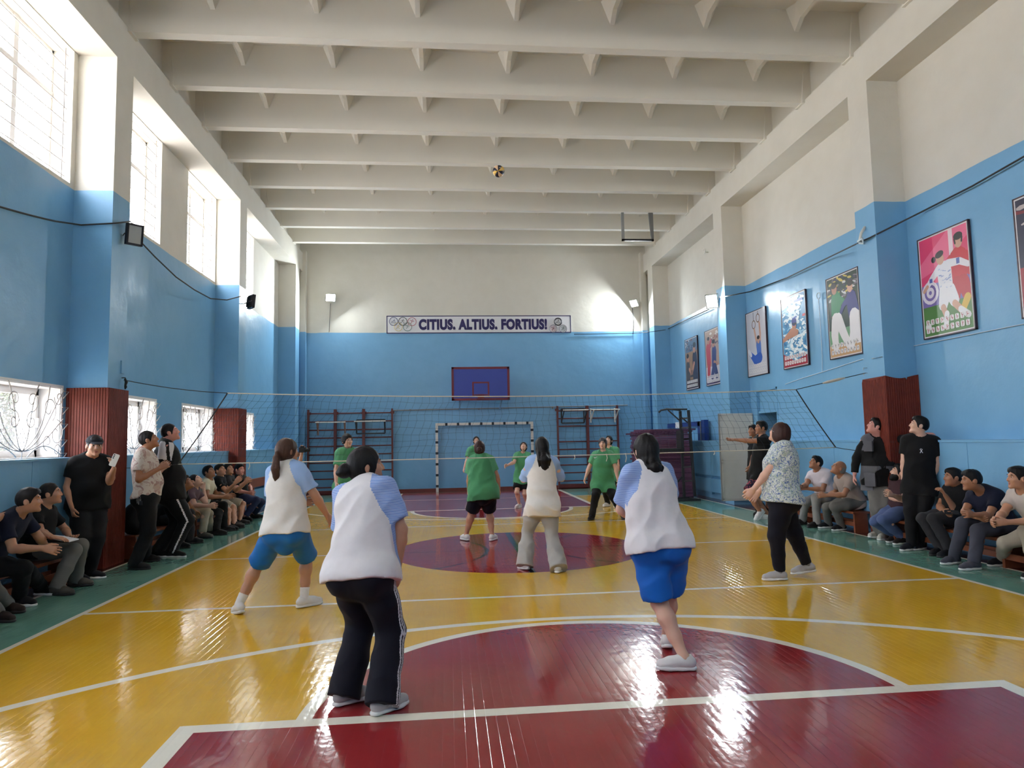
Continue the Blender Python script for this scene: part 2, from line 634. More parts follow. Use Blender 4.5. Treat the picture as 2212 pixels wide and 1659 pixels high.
def window(y0, y1, z0, z1, pane, upper):
    global n
    n += 1
    root = empty('window_%d' % n, (-6.35, (y0 + y1) / 2, z0), kind='structure')
    x0, x1 = -6.39, -6.33
    fr = MB()
    e = 0.05
    fr.box(x0, x1, y0, y1, z0, z0 + e).box(x0, x1, y0, y1, z1 - e, z1)
    fr.box(x0, x1, y0, y0 + e, z0, z1).box(x0, x1, y1 - e, y1, z0, z1)
    ym = (y0 + y1) / 2
    rects = []
    if upper:
        zt = z0 + (z1 - z0) * 0.66
        fr.box(x0, x1 + .01, ym - 0.045, ym + 0.045, z0, z1)
        fr.box(x0, x1 + .008, y0, y1, zt - 0.04, zt + 0.04)
        for a, b in ((y0 + e, ym - 0.045), (ym + 0.045, y1 - e)):
            for c, d in ((z0 + e, zt - 0.04), (zt + 0.04, z1 - e)):
                rects.append((a, b, c, d))
    else:
        fr.box(x0, x1 + .01, ym - 0.13 - 0.035, ym - 0.13 + 0.035, z0, z1)
        rects = [(y0 + e, ym - 0.165, z0 + e, z1 - e), (ym - 0.095, y1 - e, z0 + e, z1 - e)]
        a, b, c, d = rects[1]          # the opening sash has its own frame
        fr.box(x0, x1 + .02, a, a + .05, c, d).box(x0, x1 + .02, b - .05, b, c, d)
        fr.box(x0, x1 + .02, a, b, c, c + .05).box(x0, x1 + .02, a, b, d - .05, d)
        fr.box(x1 + .02, x1 + .05, b - .045, b - .02, (c + d) / 2 - .06, (c + d) / 2 + .06)
    here(fr.build('window_frame', PVC), root)
    for a, b, c, d in rects:
        here(MB().box(-6.364, -6.358, a, b, c, d).build('window_pane', pane), root)
    # white reveal lining round the opening
    rv = MB()
    rv.box(-T_OUT, -WX - 0.001, y0, y1, z0, z0 + 0.012).box(-T_OUT, -WX - 0.001, y0, y1, z1 - 0.012, z1)
    rv.box(-T_OUT, -WX - 0.001, y0, y0 + 0.012, z0, z1).box(-T_OUT, -WX - 0.001, y1 - 0.012, y1, z0, z1)
    if not upper:
        q = 0.035
        rv.box(-WX - .01, -WX + .012, y0 - q, y1 + q, z1, z1 + q).box(-WX - .01, -WX + .03, y0 - q, y1 + q, z0 - 0.025, z0)
        rv.box(-WX - .01, -WX + .012, y1, y1 + q, z0, z1).box(-WX - .01, -WX + .012, y0 - q, y0, z0, z1)
    here(rv.build('window_lining', WHITE if upper else PVC), root)
    return root


def bar_grille(root, y0, y1, z0, z1):
    k = 10
    for i in range(k):
        zz = z0 + (z1 - z0) * (i + 0.6) / k
        here(MB().tube([(-6.14, y0 + .01, zz), (-6.14, y1 - .01, zz)], 0.007, 5).build('grille_bar', GRILLE), root)
    mb = MB()
    for yy in (y0 + 0.012, y1 - 0.10):
        mb.tube([(-6.13, yy, z0), (-6.13, yy, z1)], 0.009, 5)
    here(mb.build('grille_post', GRILLE), root)


def spiral(cx, cz, r, turns, a0, sgn=1, k=22):
    return [(cx + r * (1 - 0.8 * i / k) * math.cos(a0 + sgn * 2 * PI * turns * i / k),
             cz + r * (1 - 0.8 * i / k) * math.sin(a0 + sgn * 2 * PI * turns * i / k)) for i in range(k + 1)]


def scroll_grille(root, y0, y1, z0, z1):
    """A fan of stems rising from the foot of the opening, with scrolls between, worked as on the photo."""
    X = -6.02
    cy, w, h = (y0 + y1) / 2, y1 - y0, z1 - z0
    P = lambda pts: [(X, cy + a * w / 2, z0 + b * h) for a, b in pts]

    def curve(pts, k=16):
        pts = [np.array(p, float) for p in pts]
        out = []
        for i in range(k + 1):
            q = [p.copy() for p in pts]
            s = i / k
            while len(q) > 1:
                q = [q[j] * (1 - s) + q[j + 1] * s for j in range(len(q) - 1)]
            out.append(tuple(q[0]))
        return out
    mb = MB()
    r = 0.007
    for s in (-1, 1):
        mb.tube(P(curve([(0, 0.1), (s * .35, .12), (s * .5, .4), (s * .98, .96)])), r, 5)
        mb.tube(P(curve([(0, 0.1), (s * .45, .10), (s * .75, .40), (s * 1.0, .55)])), r, 5)
        mb.tube(P(curve([(0, 0.1), (s * .2, .2), (s * .1, .6), (s * .35, 1.0)])), r, 5)
        mb.tube(P(curve([(0, 0.1), (s * .3, .2), (s * .55, .5), (s * .62, 1.0)])), r, 5)
        mb.tube(P(curve([(s * .12, .02), (s * .5, .3), (s * .8, .1), (s * 1.0, 0.02)])), r, 5)
        for i in range(3):
            mb.tube(P([(s * (.02 + .06 * i), .14 + .02 * i), (-s * (.16 - .03 * i), .38 + .08 * i)]), 0.004, 4)
    mb.tube(P([(0, 0.0), (0, .1)]), r, 5)
    for s in (-1, 1):
        for cx, cz, rr, a0, sg in ((.2, .77, .15, -PI / 2, 1), (.2, .50, .13, PI / 2, 1), (.62, .68, .19, -PI / 3, 1),
                                   (.82, .34, .2, PI / 2, -1), (.60, .22, .12, -PI / 2, -1), (.86, .85, .12, PI, 1), (.86, .1, .1, 0, 1)):
            sp = spiral(0, 0, rr, 1.15, a0 if s > 0 else PI - a0, sg * s)
            mb.tube([(X, cy + s * cx * w / 2 + a * h * 0.95, z0 + cz * h + b * h) for a, b in sp], 0.006, 5)
    here(mb.build('scroll_grille', GRILLE), root)
    sp = MB()                       # triangular clips that stand out past the opening
    for s in (-1, 1):
        for zz in (.95, .72, .48, .25, .06):
            b = z0 + zz * h
            y = cy + s * w / 2
            sp.tube([(X, y - s * .03, b), (X + .02, y + s * .075, b), (X, y - s * .01, b - 0.09)], 0.006, 5)
    here(sp.build('grille_clip', GRILLE), root)


for a, b in UP:
    r = window(a, b, *UZ, FROST, True)
    bar_grille(r, a, b, *UZ)
for a, b in LOW:
    r = window(a, b, *LZ, GLASS, False)
    if a > 7:
        scroll_grille(r, a, b, *LZ)
# glazing of the wall behind the camera
for a, b, c, d in BWIN:
    n += 1
    root = empty('window_%d' % n, ((a + b) / 2, BACKY - 0.3, c), kind='structure')
    mb = MB()
    for zz in (c, c + 1.2, d - 0.05):
        mb.box(a, b, BACKY - 0.33, BACKY - 0.27, zz, zz + 0.05)
    for xx in (a, (a + b) / 2 - 0.025, b - 0.05):
        mb.box(xx, xx + 0.05, BACKY - 0.33, BACKY - 0.27, c, d)
    here(mb.build('window_frame', PVC), root)
    here(MB().box(a, b, BACKY - 0.303, BACKY - 0.298, c, d).build('window_pane', GLASS), root)


# window openings guide the sky light into the hall
def portal(name, loc, rot, sx, sy):
    l = bpy.data.lights.new(name, 'AREA')
    l.shape = 'RECTANGLE'
    l.size, l.size_y = sx, sy
    l.cycles.is_portal = True
    o = bpy.data.objects.new(name, l)
    o.location = loc
    o.rotation_euler = rot
    COL.objects.link(o)


for (a, b), (c, d) in [(u, UZ) for u in UP] + [(u, LZ) for u in LOW]:
    portal('window_light', (-6.62, (a + b) / 2, (c + d) / 2), (PI / 2, 0, -PI / 2), b - a, d - c)
for a, b, c, d in BWIN:
    portal('window_light', ((a + b) / 2, BACKY - 0.42, (c + d) / 2), (PI / 2, 0, PI), b - a, d - c)
# ================================================================== people: one distance field per surface
def unit(v):
    v = np.asarray(v, float)
    return v / (np.linalg.norm(v) + 1e-12)


def perp(v, d):
    return unit(v - d * (v @ d))


class Field:
    """Smooth union of tapered capsules and ellipsoids, meshed by surface nets."""

    def __init__(self, h):
        self.h, self.items = h, []

    def cone(self, a, b, ra, rb, k=0.02, flat=None, cut0=None, cut1=None, op='+'):
        """flat = (axis, scale): squeeze across that axis. cut0 / cut1: end flat at a / b."""
        self.items.append(('c', np.array(a, float), np.array(b, float), ra, rb, k, flat, cut0, cut1, op))
        return self

    def ell(self, c, axes, r, k=0.03, op='+'):
        self.items.append(('e', np.array(c, float), np.array(axes, float), np.array(r, float), k, op))
        return self

    def plane(self, p, nrm):
        """Cut away everything on the side the normal points to."""
        self.items.append(('p', np.array(p, float), unit(nrm)))
        return self

    def chain(self, pts, rs, k=0.02, **kw):
        for i in range(len(pts) - 1):
            self.cone(pts[i], pts[i + 1], rs[i], rs[i + 1], k, **kw)
        return self

    def bounds(self, it):
        if it[0] == 'c':
            _, a, b, ra, rb, k, flat = it[:7]
            m = max(ra, rb)
            if flat is not None:
                m *= max(1.0, flat[1])
            m += k + 2.5 * self.h
            return np.minimum(a, b) - m, np.maximum(a, b) + m
        _, c, ax, r, k, op = it
        e = np.sqrt(((ax * r[:, None]) ** 2).sum(0)) + k + 2.5 * self.h
        return c - e, c + e

    def mesh(self, wrinkle=None, clip_to_ground=None):
        h = self.h
        bs = [self.bounds(it) for it in self.items if it[0] != 'p' and it[-1] == '+']
        lo = np.min([b[0] for b in bs], 0)
        hi = np.max([b[1] for b in bs], 0)
        dims = np.ceil((hi - lo) / h).astype(int) + 2
        F = np.full(dims, 0.5, np.float32)
        ax = [(lo[i] + h * np.arange(dims[i])).astype(np.float32) for i in range(3)]
        for it in self.items:
            if it[0] == 'p':
                _, p, nn = it
                d = ((ax[0] - p[0]) * nn[0])[:, None, None] + ((ax[1] - p[1]) * nn[1])[None, :, None] + ((ax[2] - p[2]) * nn[2])[None, None, :]
                np.maximum(F, d.astype(np.float32), out=F)
                continue
            b0, b1 = self.bounds(it)
            i0 = np.clip(((b0 - lo) / h).astype(int), 0, dims)
            i1 = np.clip(np.ceil((b1 - lo) / h).astype(int) + 1, 0, dims)
            if np.any(i1 <= i0):
                continue
            sl = tuple(slice(i0[i], i1[i]) for i in range(3))
            X = ax[0][sl[0]][:, None, None]
            Y = ax[1][sl[1]][None, :, None]
            Z = ax[2][sl[2]][None, None, :]
            if it[0] == 'c':
                _, a, b, ra, rb, k, flat, c0, c1, op = it
                x, y, z = X - a[0], Y - a[1], Z - a[2]
                ba = b - a
                sc = 1.0
                if flat is not None:
                    nrm, s = flat
                    q = (x * nrm[0] + y * nrm[1] + z * nrm[2]) * (1.0 / s - 1.0)
                    x, y, z = x + q * nrm[0], y + q * nrm[1], z + q * nrm[2]
                    ba = ba + nrm * (ba @ nrm) * (1.0 / s - 1.0)
                    sc = min(1.0, s)
                L2 = ba @ ba + 1e-12
                tt = (x * ba[0] + y * ba[1] + z * ba[2]) / L2
                t = np.clip(tt, 0, 1)
                d = (np.sqrt((x - t * ba[0]) ** 2 + (y - t * ba[1]) ** 2 + (z - t * ba[2]) ** 2) - (ra + (rb - ra) * t)) * sc
                L = math.sqrt(L2)
                if c0:
                    d = np.maximum(d, -tt * L)
                if c1:
                    d = np.maximum(d, (tt - 1) * L)
            else:
                _, c, axs, r, k, op = it
                x, y, z = X - c[0], Y - c[1], Z - c[2]
                u = [(x * axs[i][0] + y * axs[i][1] + z * axs[i][2]) for i in range(3)]
                k0 = np.sqrt(sum((u[i] / r[i]) ** 2 for i in range(3))) + 1e-9
                k1 = np.sqrt(sum((u[i] / r[i] ** 2) ** 2 for i in range(3))) + 1e-9
                d = k0 * (k0 - 1) / k1
            d = d.astype(np.float32)
            S = F[sl]
            if op == '+':
                if k > 0:
                    hh = np.maximum(k - np.abs(S - d), 0) / k
                    F[sl] = np.minimum(S, d) - hh * hh * (k * 0.25)
                else:
                    F[sl] = np.minimum(S, d)
            else:
                F[sl] = np.maximum(S, -d)
        if wrinkle is not None:
            idx = np.nonzero(np.abs(F) < 0.035)
            P = np.stack([lo[i] + h * idx[i] for i in range(3)], 1)
            F[idx] += wrinkle(P).astype(np.float32)
        return surface_nets(F, lo, h)


def surface_nets(F, lo, h):
    ins = F < 0
    n = np.array(F.shape)
    c = np.zeros(n - 1, np.int8)
    offs = [(i, j, k) for i in (0, 1) for j in (0, 1) for k in (0, 1)]
    for i, j, k in offs:
        c += ins[i:n[0] - 1 + i, j:n[1] - 1 + j, k:n[2] - 1 + k]
    act = np.nonzero((c > 0) & (c < 8))
    m = len(act[0])
    vals = np.stack([F[act[0] + i, act[1] + j, act[2] + k] for i, j, k in offs], 1)
    pos = np.zeros((m, 3))
    cnt = np.zeros(m)
    oa = np.array(offs, float)
    for a in range(8):
        for b in range(a + 1, 8):
            if np.abs(oa[a] - oa[b]).sum() != 1:
                continue
            va, vb = vals[:, a], vals[:, b]
            s = (va < 0) != (vb < 0)
            t = va[s] / (va[s] - vb[s])
            pos[s] += oa[a] + t[:, None] * (oa[b] - oa[a])
            cnt[s] += 1
    V = lo + h * (np.stack(act, 1) + pos / cnt[:, None])
    ID = np.full(n - 1, -1, np.int32)
    ID[act] = np.arange(m)
    quads = []
    for ax in range(3):
        a = [slice(1, -1)] * 3
        b = [slice(1, -1)] * 3
        a[ax] = slice(0, n[ax] - 1)
        b[ax] = slice(1, n[ax])
        sa, sb = ins[tuple(a)], ins[tuple(b)]
        e = np.nonzero(sa != sb)
        if not len(e[0]):
            continue
        flip = sa[e]
        g = [e[i] + (1 if i != ax else 0) for i in range(3)]
        u, v = (ax + 1) % 3, (ax + 2) % 3

        def cell(du, dv):
            q = [x.copy() for x in g]
            q[u] -= du
            q[v] -= dv
            return ID[tuple(q)]
        Q = np.stack([cell(1, 1), cell(0, 1), cell(0, 0), cell(1, 0)], 1)
        Q[~flip] = Q[~flip][:, ::-1]
        quads.append(Q)
    Q = np.concatenate(quads)
    return V, Q[(Q >= 0).all(1)]


def thin(o, ratio):
    if ratio >= 1:
        return o
    md = o.modifiers.new('thin', 'DECIMATE')
    md.ratio = ratio
    dg = bpy.context.evaluated_depsgraph_get()
    me = bpy.data.meshes.new_from_object(o.evaluated_get(dg))
    o.modifiers.clear()
    old = o.data
    me.name = old.name
    o.data = me
    bpy.data.meshes.remove(old)
    return o


def fast_mesh(name, V, Q, mats, mids=None):
    me = bpy.data.meshes.new(name)
    me.vertices.add(len(V))
    me.vertices.foreach_set('co', V.astype(np.float32).ravel())
    me.loops.add(len(Q) * 4)
    me.loops.foreach_set('vertex_index', Q.astype(np.int32).ravel())
    me.polygons.add(len(Q))
    me.polygons.foreach_set('loop_start', np.arange(0, len(Q) * 4, 4, dtype=np.int32))
    me.polygons.foreach_set('loop_total', np.full(len(Q), 4, np.int32))
    for m in mats:
        me.materials.append(m)
    if mids is not None:
        me.polygons.foreach_set('material_index', mids.astype(np.int32))
    me.polygons.foreach_set('use_smooth', np.ones(len(Q), bool))
    me.update(calc_edges=True)
    me.validate()
    return me


def field_obj(name, fld, mats, parent, paint=None, wrinkle=None, sharp=None):
    V, Q = fld.mesh(wrinkle)
    if not len(Q):
        return None
    mids = None
    if paint is not None:
        mids = paint(V[Q].mean(1))
    loc = np.array(parent.location)
    me = fast_mesh(name, V - loc, Q, mats, mids)
    if sharp:
        me.set_sharp_from_angle(angle=math.radians(sharp))
    o = bpy.data.objects.new(name, me)
    COL.objects.link(o)
    o.parent = parent
    return o


def folds(seed, amp, freq=22.0, along=(0, 0, 1.0), stretch=0.45):
    """Cloth creases: warped waves, longer across the hang than along it."""
    r = np.random.RandomState(seed)
    W = []
    for i in range(4):
        d = r.normal(size=3)
        d = unit(d * np.array([1, 1, 1]) + 0.6 * np.array(along) * r.normal())
        W.append((d * freq * (0.6 + 0.5 * i), r.normal(size=3) * freq * 0.35, r.uniform(0, 6.28), r.uniform(0, 6.28)))

    def f(P):
        s = np.zeros(len(P))
        for i, (d, e, p, q) in enumerate(W):
            s += np.sin(P @ d + 1.6 * np.sin(P @ e + q) + p) / (1 + 0.6 * i)
        s /= 2.2
        return amp * (np.abs(s) * 1.4 - 0.5)
    return f


# ---- shared small pieces
def template(fn, name, h, mats, paint=None):
    f = Field(h)
    fn(f)
    V, Q = f.mesh()
    return fast_mesh(name, V, Q, mats, paint(V[Q].mean(1)) if paint else None)


SKINS = {}


def skin_mat(key, col):
    if key not in SKINS:
        m = mat('skin_' + key, col, 0.5, 0.06, 14, (60, 0.08, 0.003))
        b = m.node_tree.nodes['Principled BSDF']
        b.inputs['Subsurface Weight'].default_value = 0.08
        b.inputs['Subsurface Radius'].default_value = (0.01, 0.004, 0.002)
        SKINS[key] = m
    return SKINS[key]


skin_mat('fair', rgb(212, 168, 146))
skin_mat('mid', rgb(186, 136, 108))
skin_mat('tan', rgb(162, 112, 84))
skin_mat('rosy', rgb(206, 146, 134))
CL = {}


def cloth(name, col, rough=0.85, vary=0.07):
    if name not in CL:
        CL[name] = mat(name, col, rough, vary, 20, (260, 0.12, 0.002), spec=0.25, sheen=0.03)
    return CL[name]


def patterned(name, base, spots, scale, lo=0.52, hi=0.56, dist=1.5):
    m, t, b = new_mat(name)
    tc = t.n('ShaderNodeTexCoord').outputs['Object']
    c = base
    for i, (col, off) in enumerate(spots):
        mp = t.n('ShaderNodeMapping')
        mp.inputs['Location'].default_value = (off, off * 2.3, -off)
        t.t.links.new(tc, mp.inputs['Vector'])
        c = t.mix(t.ramp(t.noise(scale * (1 + .25 * i), 2, mp.outputs[0], 0.5, dist), lo, hi), c, col)
    t.put(b.inputs['Base Color'], c)
    b.inputs['Roughness'].default_value = 0.8
    b.inputs['Specular IOR Level'].default_value = 0.25
    CL[name] = m
    return m


def striped(name, ca, cb, scale):
    m, t, b = new_mat(name)
    tc = t.n('ShaderNodeTexCoord').outputs['Object']
    w = t.n('ShaderNodeTexWave', bands_direction='Z')
    w.inputs['Scale'].default_value = scale
    w.inputs['Distortion'].default_value = 0.6
    t.t.links.new(tc, w.inputs['Vector'])
    t.put(b.inputs['Base Color'], t.mix(t.ramp(w.outputs['Fac'], 0.45, 0.6), ca, cb))
    b.inputs['Roughness'].default_value = 0.75
    CL[name] = m
    return m


HAIR = {}


def hair_mat(name, col):
    if name not in HAIR:
        m, t, b = new_mat('hair_' + name)
        tc = t.n('ShaderNodeTexCoord').outputs['Object']
        f = t.noise(1.0, 4, t.scaled(tc, 130, 130, 22), 0.6, 0.6)
        t.put(b.inputs['Base Color'], t.mix(f, tuple(x * 0.35 for x in col[:3]) + (1,), tuple(min(1, x * 1.1) for x in col[:3]) + (1,)))
        b.inputs['Roughness'].default_value = 0.5
        b.inputs['Specular IOR Level'].default_value = 0.22
        t.put(b.inputs['Normal'], t.bump(f, 0.5, 0.006))
        HAIR[name] = m
    return HAIR[name]


hair_mat('black', rgb(22, 19, 20))
hair_mat('dark', rgb(34, 28, 27))
hair_mat('brown', rgb(84, 58, 46))
hair_mat('reddish', rgb(70, 42, 36))
hair_mat('grey', rgb(150, 148, 144))
EYEW = mat('eye_white', rgb(196, 186, 178), 0.4, 0)
IRIS = mat('iris', rgb(32, 20, 16), 0.2, 0)
LIPS = mat('lips', rgb(160, 92, 84), 0.5, 0.03)
I3 = np.eye(3)
EYE_ME = template(lambda f: f.ell((0, 0, 0), I3, (0.0150, 0.005, 0.0062), 0), 'eye', 0.0022, [EYEW, IRIS],
                  lambda P: (np.hypot(P[:, 0], P[:, 2]) < 0.0074).astype(int))
BROW_ME = template(lambda f: f.chain([(-.019, 0, -.003), (0, .003, .004), (.019, 0, 0)], [.0026, .0042, .0024], 0.004), 'eyebrow', 0.0022, [IRIS])
MOUTH_ME = template(lambda f: f.ell((0, 0, 0.0055), I3, (.021, .007, .0052), .004).ell((0, 0, -.006), I3, (.018, .008, .006), .004), 'mouth', 0.0025, [LIPS])
SOLEW = mat('sole_white', rgb(226, 224, 222), 0.5, 0.03)
SOLED = mat('sole_dark', rgb(40, 38, 40), 0.6, 0.05)


def _shoe(f):
    n = np.array([0, 0, 1.0])
    f.chain([(0, -.045, .052), (0, .02, .058), (.004, .10, .044), (.004, .165, .036)], [.041, .041, .044, .036], .02)
    f.cone((0, -.028, .06), (0, -.016, .098), .04, .038, .02, cut1=True)
    f.cone((0, .02, .085), (0, .10, .055), .022, .022, .03)
    f.plane((0, 0, .024), (0, 0, -1))


def _sole(f):
    f.chain([(0, -.052, .014), (0, .03, .014), (.004, .11, .014), (.004, .17, .015)], [.038, .036, .046, .037], .02, flat=(np.array([0, 0, 1.0]), 0.55))
    f.plane((0, 0, 0.0), (0, 0, -1))


SHOE_ME = template(_shoe, 'shoe', 0.006, [SOLEW])
SOLE_ME = template(_sole, 'sole', 0.006, [SOLEW])
LACE_ME = template(lambda f: [f.cone((-.016, y, z), (.016, y + .006, z), .003, .003, 0) for y, z in ((.035, .103), (.055, .094), (.075, .084))], 'lace', 0.0025, [SOLEW])


def shoe_mat(c):
    return cloth('shoe_%d_%d_%d' % c, rgb(*c), 0.7, 0.06)


def two_bone(a, c, l1, l2, pole):
    """Middle joint of a limb from a to c."""
    d = c - a
    L = np.linalg.norm(d)
    dn = d / L
    if L >= (l1 + l2) * 0.999:
        return a + d * l1 / (l1 + l2)
    x = (l1 * l1 - l2 * l2 + L * L) / (2 * L)
    hgt = math.sqrt(max(0.0, l1 * l1 - x * x))
    return a + dn * x + perp(np.array(pole, float), dn) * hgt


def on_ray(px, parent, L, sgn):
    """The joint seen at a pixel that lies a bone's length from its parent; sgn picks the far (+) or near (-) one."""
    d = unit(ray(px[0], px[1]))
    m = CAM - parent
    b = m @ d
    q = b * b - (m @ m - L * L)
    if q < 0:
        p = CAM - d * b
        return parent + unit(p - parent) * L
    s = math.sqrt(q)
    return CAM + d * (-b + (s if sgn > 0 else -s))


BALL = at(1077, 370, Y=11.6)
REPORT = []


def person(label, H, yaw, pv, nk, hd, look, aL, aR, armL, armR, top, bottom, hair, skin='mid', shoes=((40, 40, 44), 'w'),
           g=1.0, fem=False, res=0.009, tilt=0.0, hyaw=None, footL=None, footR=None, kpole=None, handL=None, handR=None,
           socks=None, sit=False, hk=1.0, beard=False, extra=None, kneeL=None, kneeR=None, group=None, curl=0.6, belly=0.0, sw=1.0, htilt=0.0, seed=None):
    """pv, nk, hd: pelvis, neck base and head centre; aL / aR: ankles; arms: ((elbow px), (wrist px)). All in room metres or (u, v, sgn)."""
    s = H / 1.70
    seed = seed or len(REPORT) + 3
    sk = SKINS[skin]
    pv, nk, hd, aL, aR = (np.array(p, float) for p in (pv, nk, hd, aL, aR))
    fwd = lambda a: np.array([math.sin(math.radians(a)), math.cos(math.radians(a)), 0.0])
    u = unit(nk - pv)
    f = perp(fwd(yaw), u)
    l = np.cross(f, u)                          # towards the person's right
    if tilt:
        t_ = math.radians(tilt)
        l = l * math.cos(t_) + u * math.sin(t_)
    hf = fwd(yaw if hyaw is None else hyaw)
    hl = np.cross(hf, np.array([0, 0, 1.0]))
    if htilt:
        hl = unit(hl + np.array([0, 0, 1.0]) * math.tan(math.radians(htilt)))
    T = np.linalg.norm(nk - pv)
    shw = (0.156 if fem else 0.172) * s * sw * (0.9 + 0.1 * g)
    C = nk - u * 0.055 * s
    sL, sR = C - l * shw, C + l * shw
    hw = (0.092 if fem else 0.088) * s
    hL, hR = pv - hl * hw, pv + hl * hw
    lu, lf, lt, ls = 0.172 * H, 0.150 * H, 0.243 * H, 0.238 * H
    kp = hf if kpole is None else np.array(kpole, float)

    def arm(sh, spec, side):
        e, w = spec
        e = on_ray(e[:2], sh, lu, e[2]) if len(e) == 3 and e[0] > 20 else sh + unit(np.array(e, float)) * lu
        w = on_ray(w[:2], e, lf, w[2]) if len(w) == 3 and w[0] > 20 else e + unit(np.array(w, float)) * lf
        return e, w
    eL, wL = arm(sL, armL, -1)
    eR, wR = arm(sR, armR, 1)
    kL = two_bone(hL, aL, lt, ls, kp if kneeL is None else kneeL)
    kR = two_bone(hR, aR, lt, ls, kp if kneeR is None else kneeR)
    REPORT.append((label[:34], round(T / H, 3), round(np.linalg.norm(hL - aL) / (lt + ls), 2), round(np.linalg.norm(hR - aR) / (lt + ls), 2), round(float(hd[2] + .12 * s), 2)))
    root = empty('person', ((aL[0] + aR[0]) / 2, (aL[1] + aR[1]) / 2, 0.0), label, 'person', group)

    # ---- head frame
    lk = unit(np.array(look, float) - hd) if not isinstance(look, (int, float)) else fwd(look)
    hu = perp(np.array([0, 0, 1.0]) * 0.9 + u * 0.1, lk) if abs(lk[2]) < 0.9 else perp(u, lk)
    hr = np.cross(lk, hu)
    A = np.array([hr, lk, hu])
    hs = s * (0.98 if fem else 1.0) * 1.02 * hk
    hp = lambda x, y, z: hd + (hr * x + lk * y + hu * z) * hs

    def head(fl, e=0.0):
        fl.ell(hp(0, -.012, .018), A, (np.array([.076, .096, .098]) + e) * hs, .02)
        fl.ell(hp(0, .030, -.050), A, (np.array([.060, .064, .066]) + e) * hs, .03)

    # ---- body
    B = Field(res)
    gg = g

    def torso(fl, e=0.0, e2=None):
        e2 = e if e2 is None else e2
        fl.ell(pv + u * T * .70 + f * .005 * s, np.array([l, f, u]), (np.array([.160 * gg * (0.93 if fem else 1), .112 * gg, .19]) * s + e), .05)
        fl.ell(pv + u * T * .34 + f * (.008 + belly) * s, np.array([l, f, u]), (np.array([.146 * gg, (.108 + belly * .6) * gg, .17]) * s + e2), .06)
        fl.ell(pv + u * .03 * s - hf * .005, np.array([hl, hf, np.cross(hl, hf)]), (np.array([.165 * gg * (1.06 if fem else 1), .122 * gg, .13]) * s + e2), .05)
        fl.cone(sL + l * .035 * s, sR - l * .035 * s, .062 * s + e, .062 * s + e, .06)
        fl.cone(nk + u * .01 * s, sL + l * .03 * s + u * .01 * s, .052 * s + e * .7, .050 * s + e, .05)
        fl.cone(nk + u * .01 * s, sR - l * .03 * s + u * .01 * s, .052 * s + e * .7, .050 * s + e, .05)
        if fem:
            for sd in (-1, 1):
                fl.ell(pv + u * T * .64 + f * .085 * gg * s + l * sd * .072 * s, I3, np.full(3, .068 * s * gg) + e, .05)
        for hj in (hL, hR):
            fl.ell(hj - hf * (.055 * gg) * s - np.array([0, 0, .015 * s]), I3, np.full(3, (.098 if fem else .088) * s * gg) + e2, .05)
    torso(B, -.006, -.016)
    neck0 = hd - hu * .055 * hs - lk * .012 * hs
    B.cone(C + u * .02 * s, neck0, (.050 if fem else .058) * s * (.5 + .5 * g), (.046 if fem else .054) * s * (.5 + .5 * g), .03)
    head(B)
    B.ell(hp(0, .082, -.098), A, np.array([.024, .018, .018]) * hs, .03)            # chin
    B.chain([hp(0, .086, .020), hp(0, .098, -.010), hp(0, .105, -.026)], [.008 * hs, .010 * hs, .0130 * hs], .012)   # nose
    for sd in (-1, 1):
        B.ell(hp(sd * .014, .093, -.029), A, np.array([.009, .010, .008]) * hs, .008)
        B.ell(hp(sd * .036, .066, -.022), A, np.array([.026, .022, .022]) * hs, .025)   # cheek
        B.cone(hp(sd * .012, .086, .030), hp(sd * .042, .076, .030), .009 * hs, .008 * hs, .015)   # brow ridge
        B.ell(hp(sd * .079, -.010, -.012), A, np.array([.011, .019, .030]) * hs, .008)   # ear
        B.ell(hp(sd * .090, -.006, -.010), A, np.array([.006, .009, .016]) * hs, 0, op='-')
    for sh, el, wr in ((sL, eL, wL), (sR, eR, wR)):
        ag = .55 + .45 * g
        B.ell(sh, I3, np.full(3, .058 * s * ag), .04)
        B.chain([sh, sh + (el - sh) * .45, el], [.052 * s * ag, .049 * s * ag, .039 * s * ag], .03)
        B.chain([el, el + (wr - el) * .28, wr], [.040 * s * ag, .042 * s * ag, .026 * s], .02)
    for hj, kn, an in ((hL, kL, aL), (hR, kR, aR)):
        lg = .5 + .5 * g
        B.chain([hj, hj + (kn - hj) * .45, kn], [.092 * s * lg, .080 * s * lg, .054 * s * lg], .05)
        back = perp(-kp, unit(an - kn))
        B.chain([kn, kn + (an - kn) * .30 + back * .012 * s, kn + (an - kn) * .62, an], [.052 * s * lg, .057 * s * lg, .043 * s * lg, .034 * s], .03)
        B.ell(kn + kp * .012 * s, I3, np.full(3, .048 * s * lg), .03)
        B.cone(an, an - np.array([0, 0, .03 * s]), .036 * s, .034 * s, .02)

    def hand(el, wr, spec, side):
        """Palm, four fingers of unequal length and a thumb; spec = (pointing direction, palm normal, curl)."""
        d = unit(wr - el)
        if spec is not None:
            d = unit(np.array(spec[0], float)) if spec[0] is not None else d
            nrm = np.array(spec[1], float)
            cu = spec[2]
        else:
            nrm, cu = l * -side + f * 0.15, curl
        nrm = perp(nrm, d)                       # palm faces nrm
        ac = np.cross(d, nrm) * side             # from the little finger to the thumb side
        p1 = wr + d * .088 * s
        B.cone(wr, p1, .026 * s, .030 * s, .012, flat=(nrm, .50))
        B.cone(wr + d * .03 * s + ac * .01 * s, p1 + ac * .018 * s, .022 * s, .020 * s, .012, flat=(nrm, .6))
        B.cone(wr + d * .03 * s - ac * .01 * s, p1 - ac * .018 * s, .022 * s, .019 * s, .012, flat=(nrm, .6))
        fr = max(.0086 * s, res * 1.02)
        sp = .0205 * s if res < .008 else .0225 * s
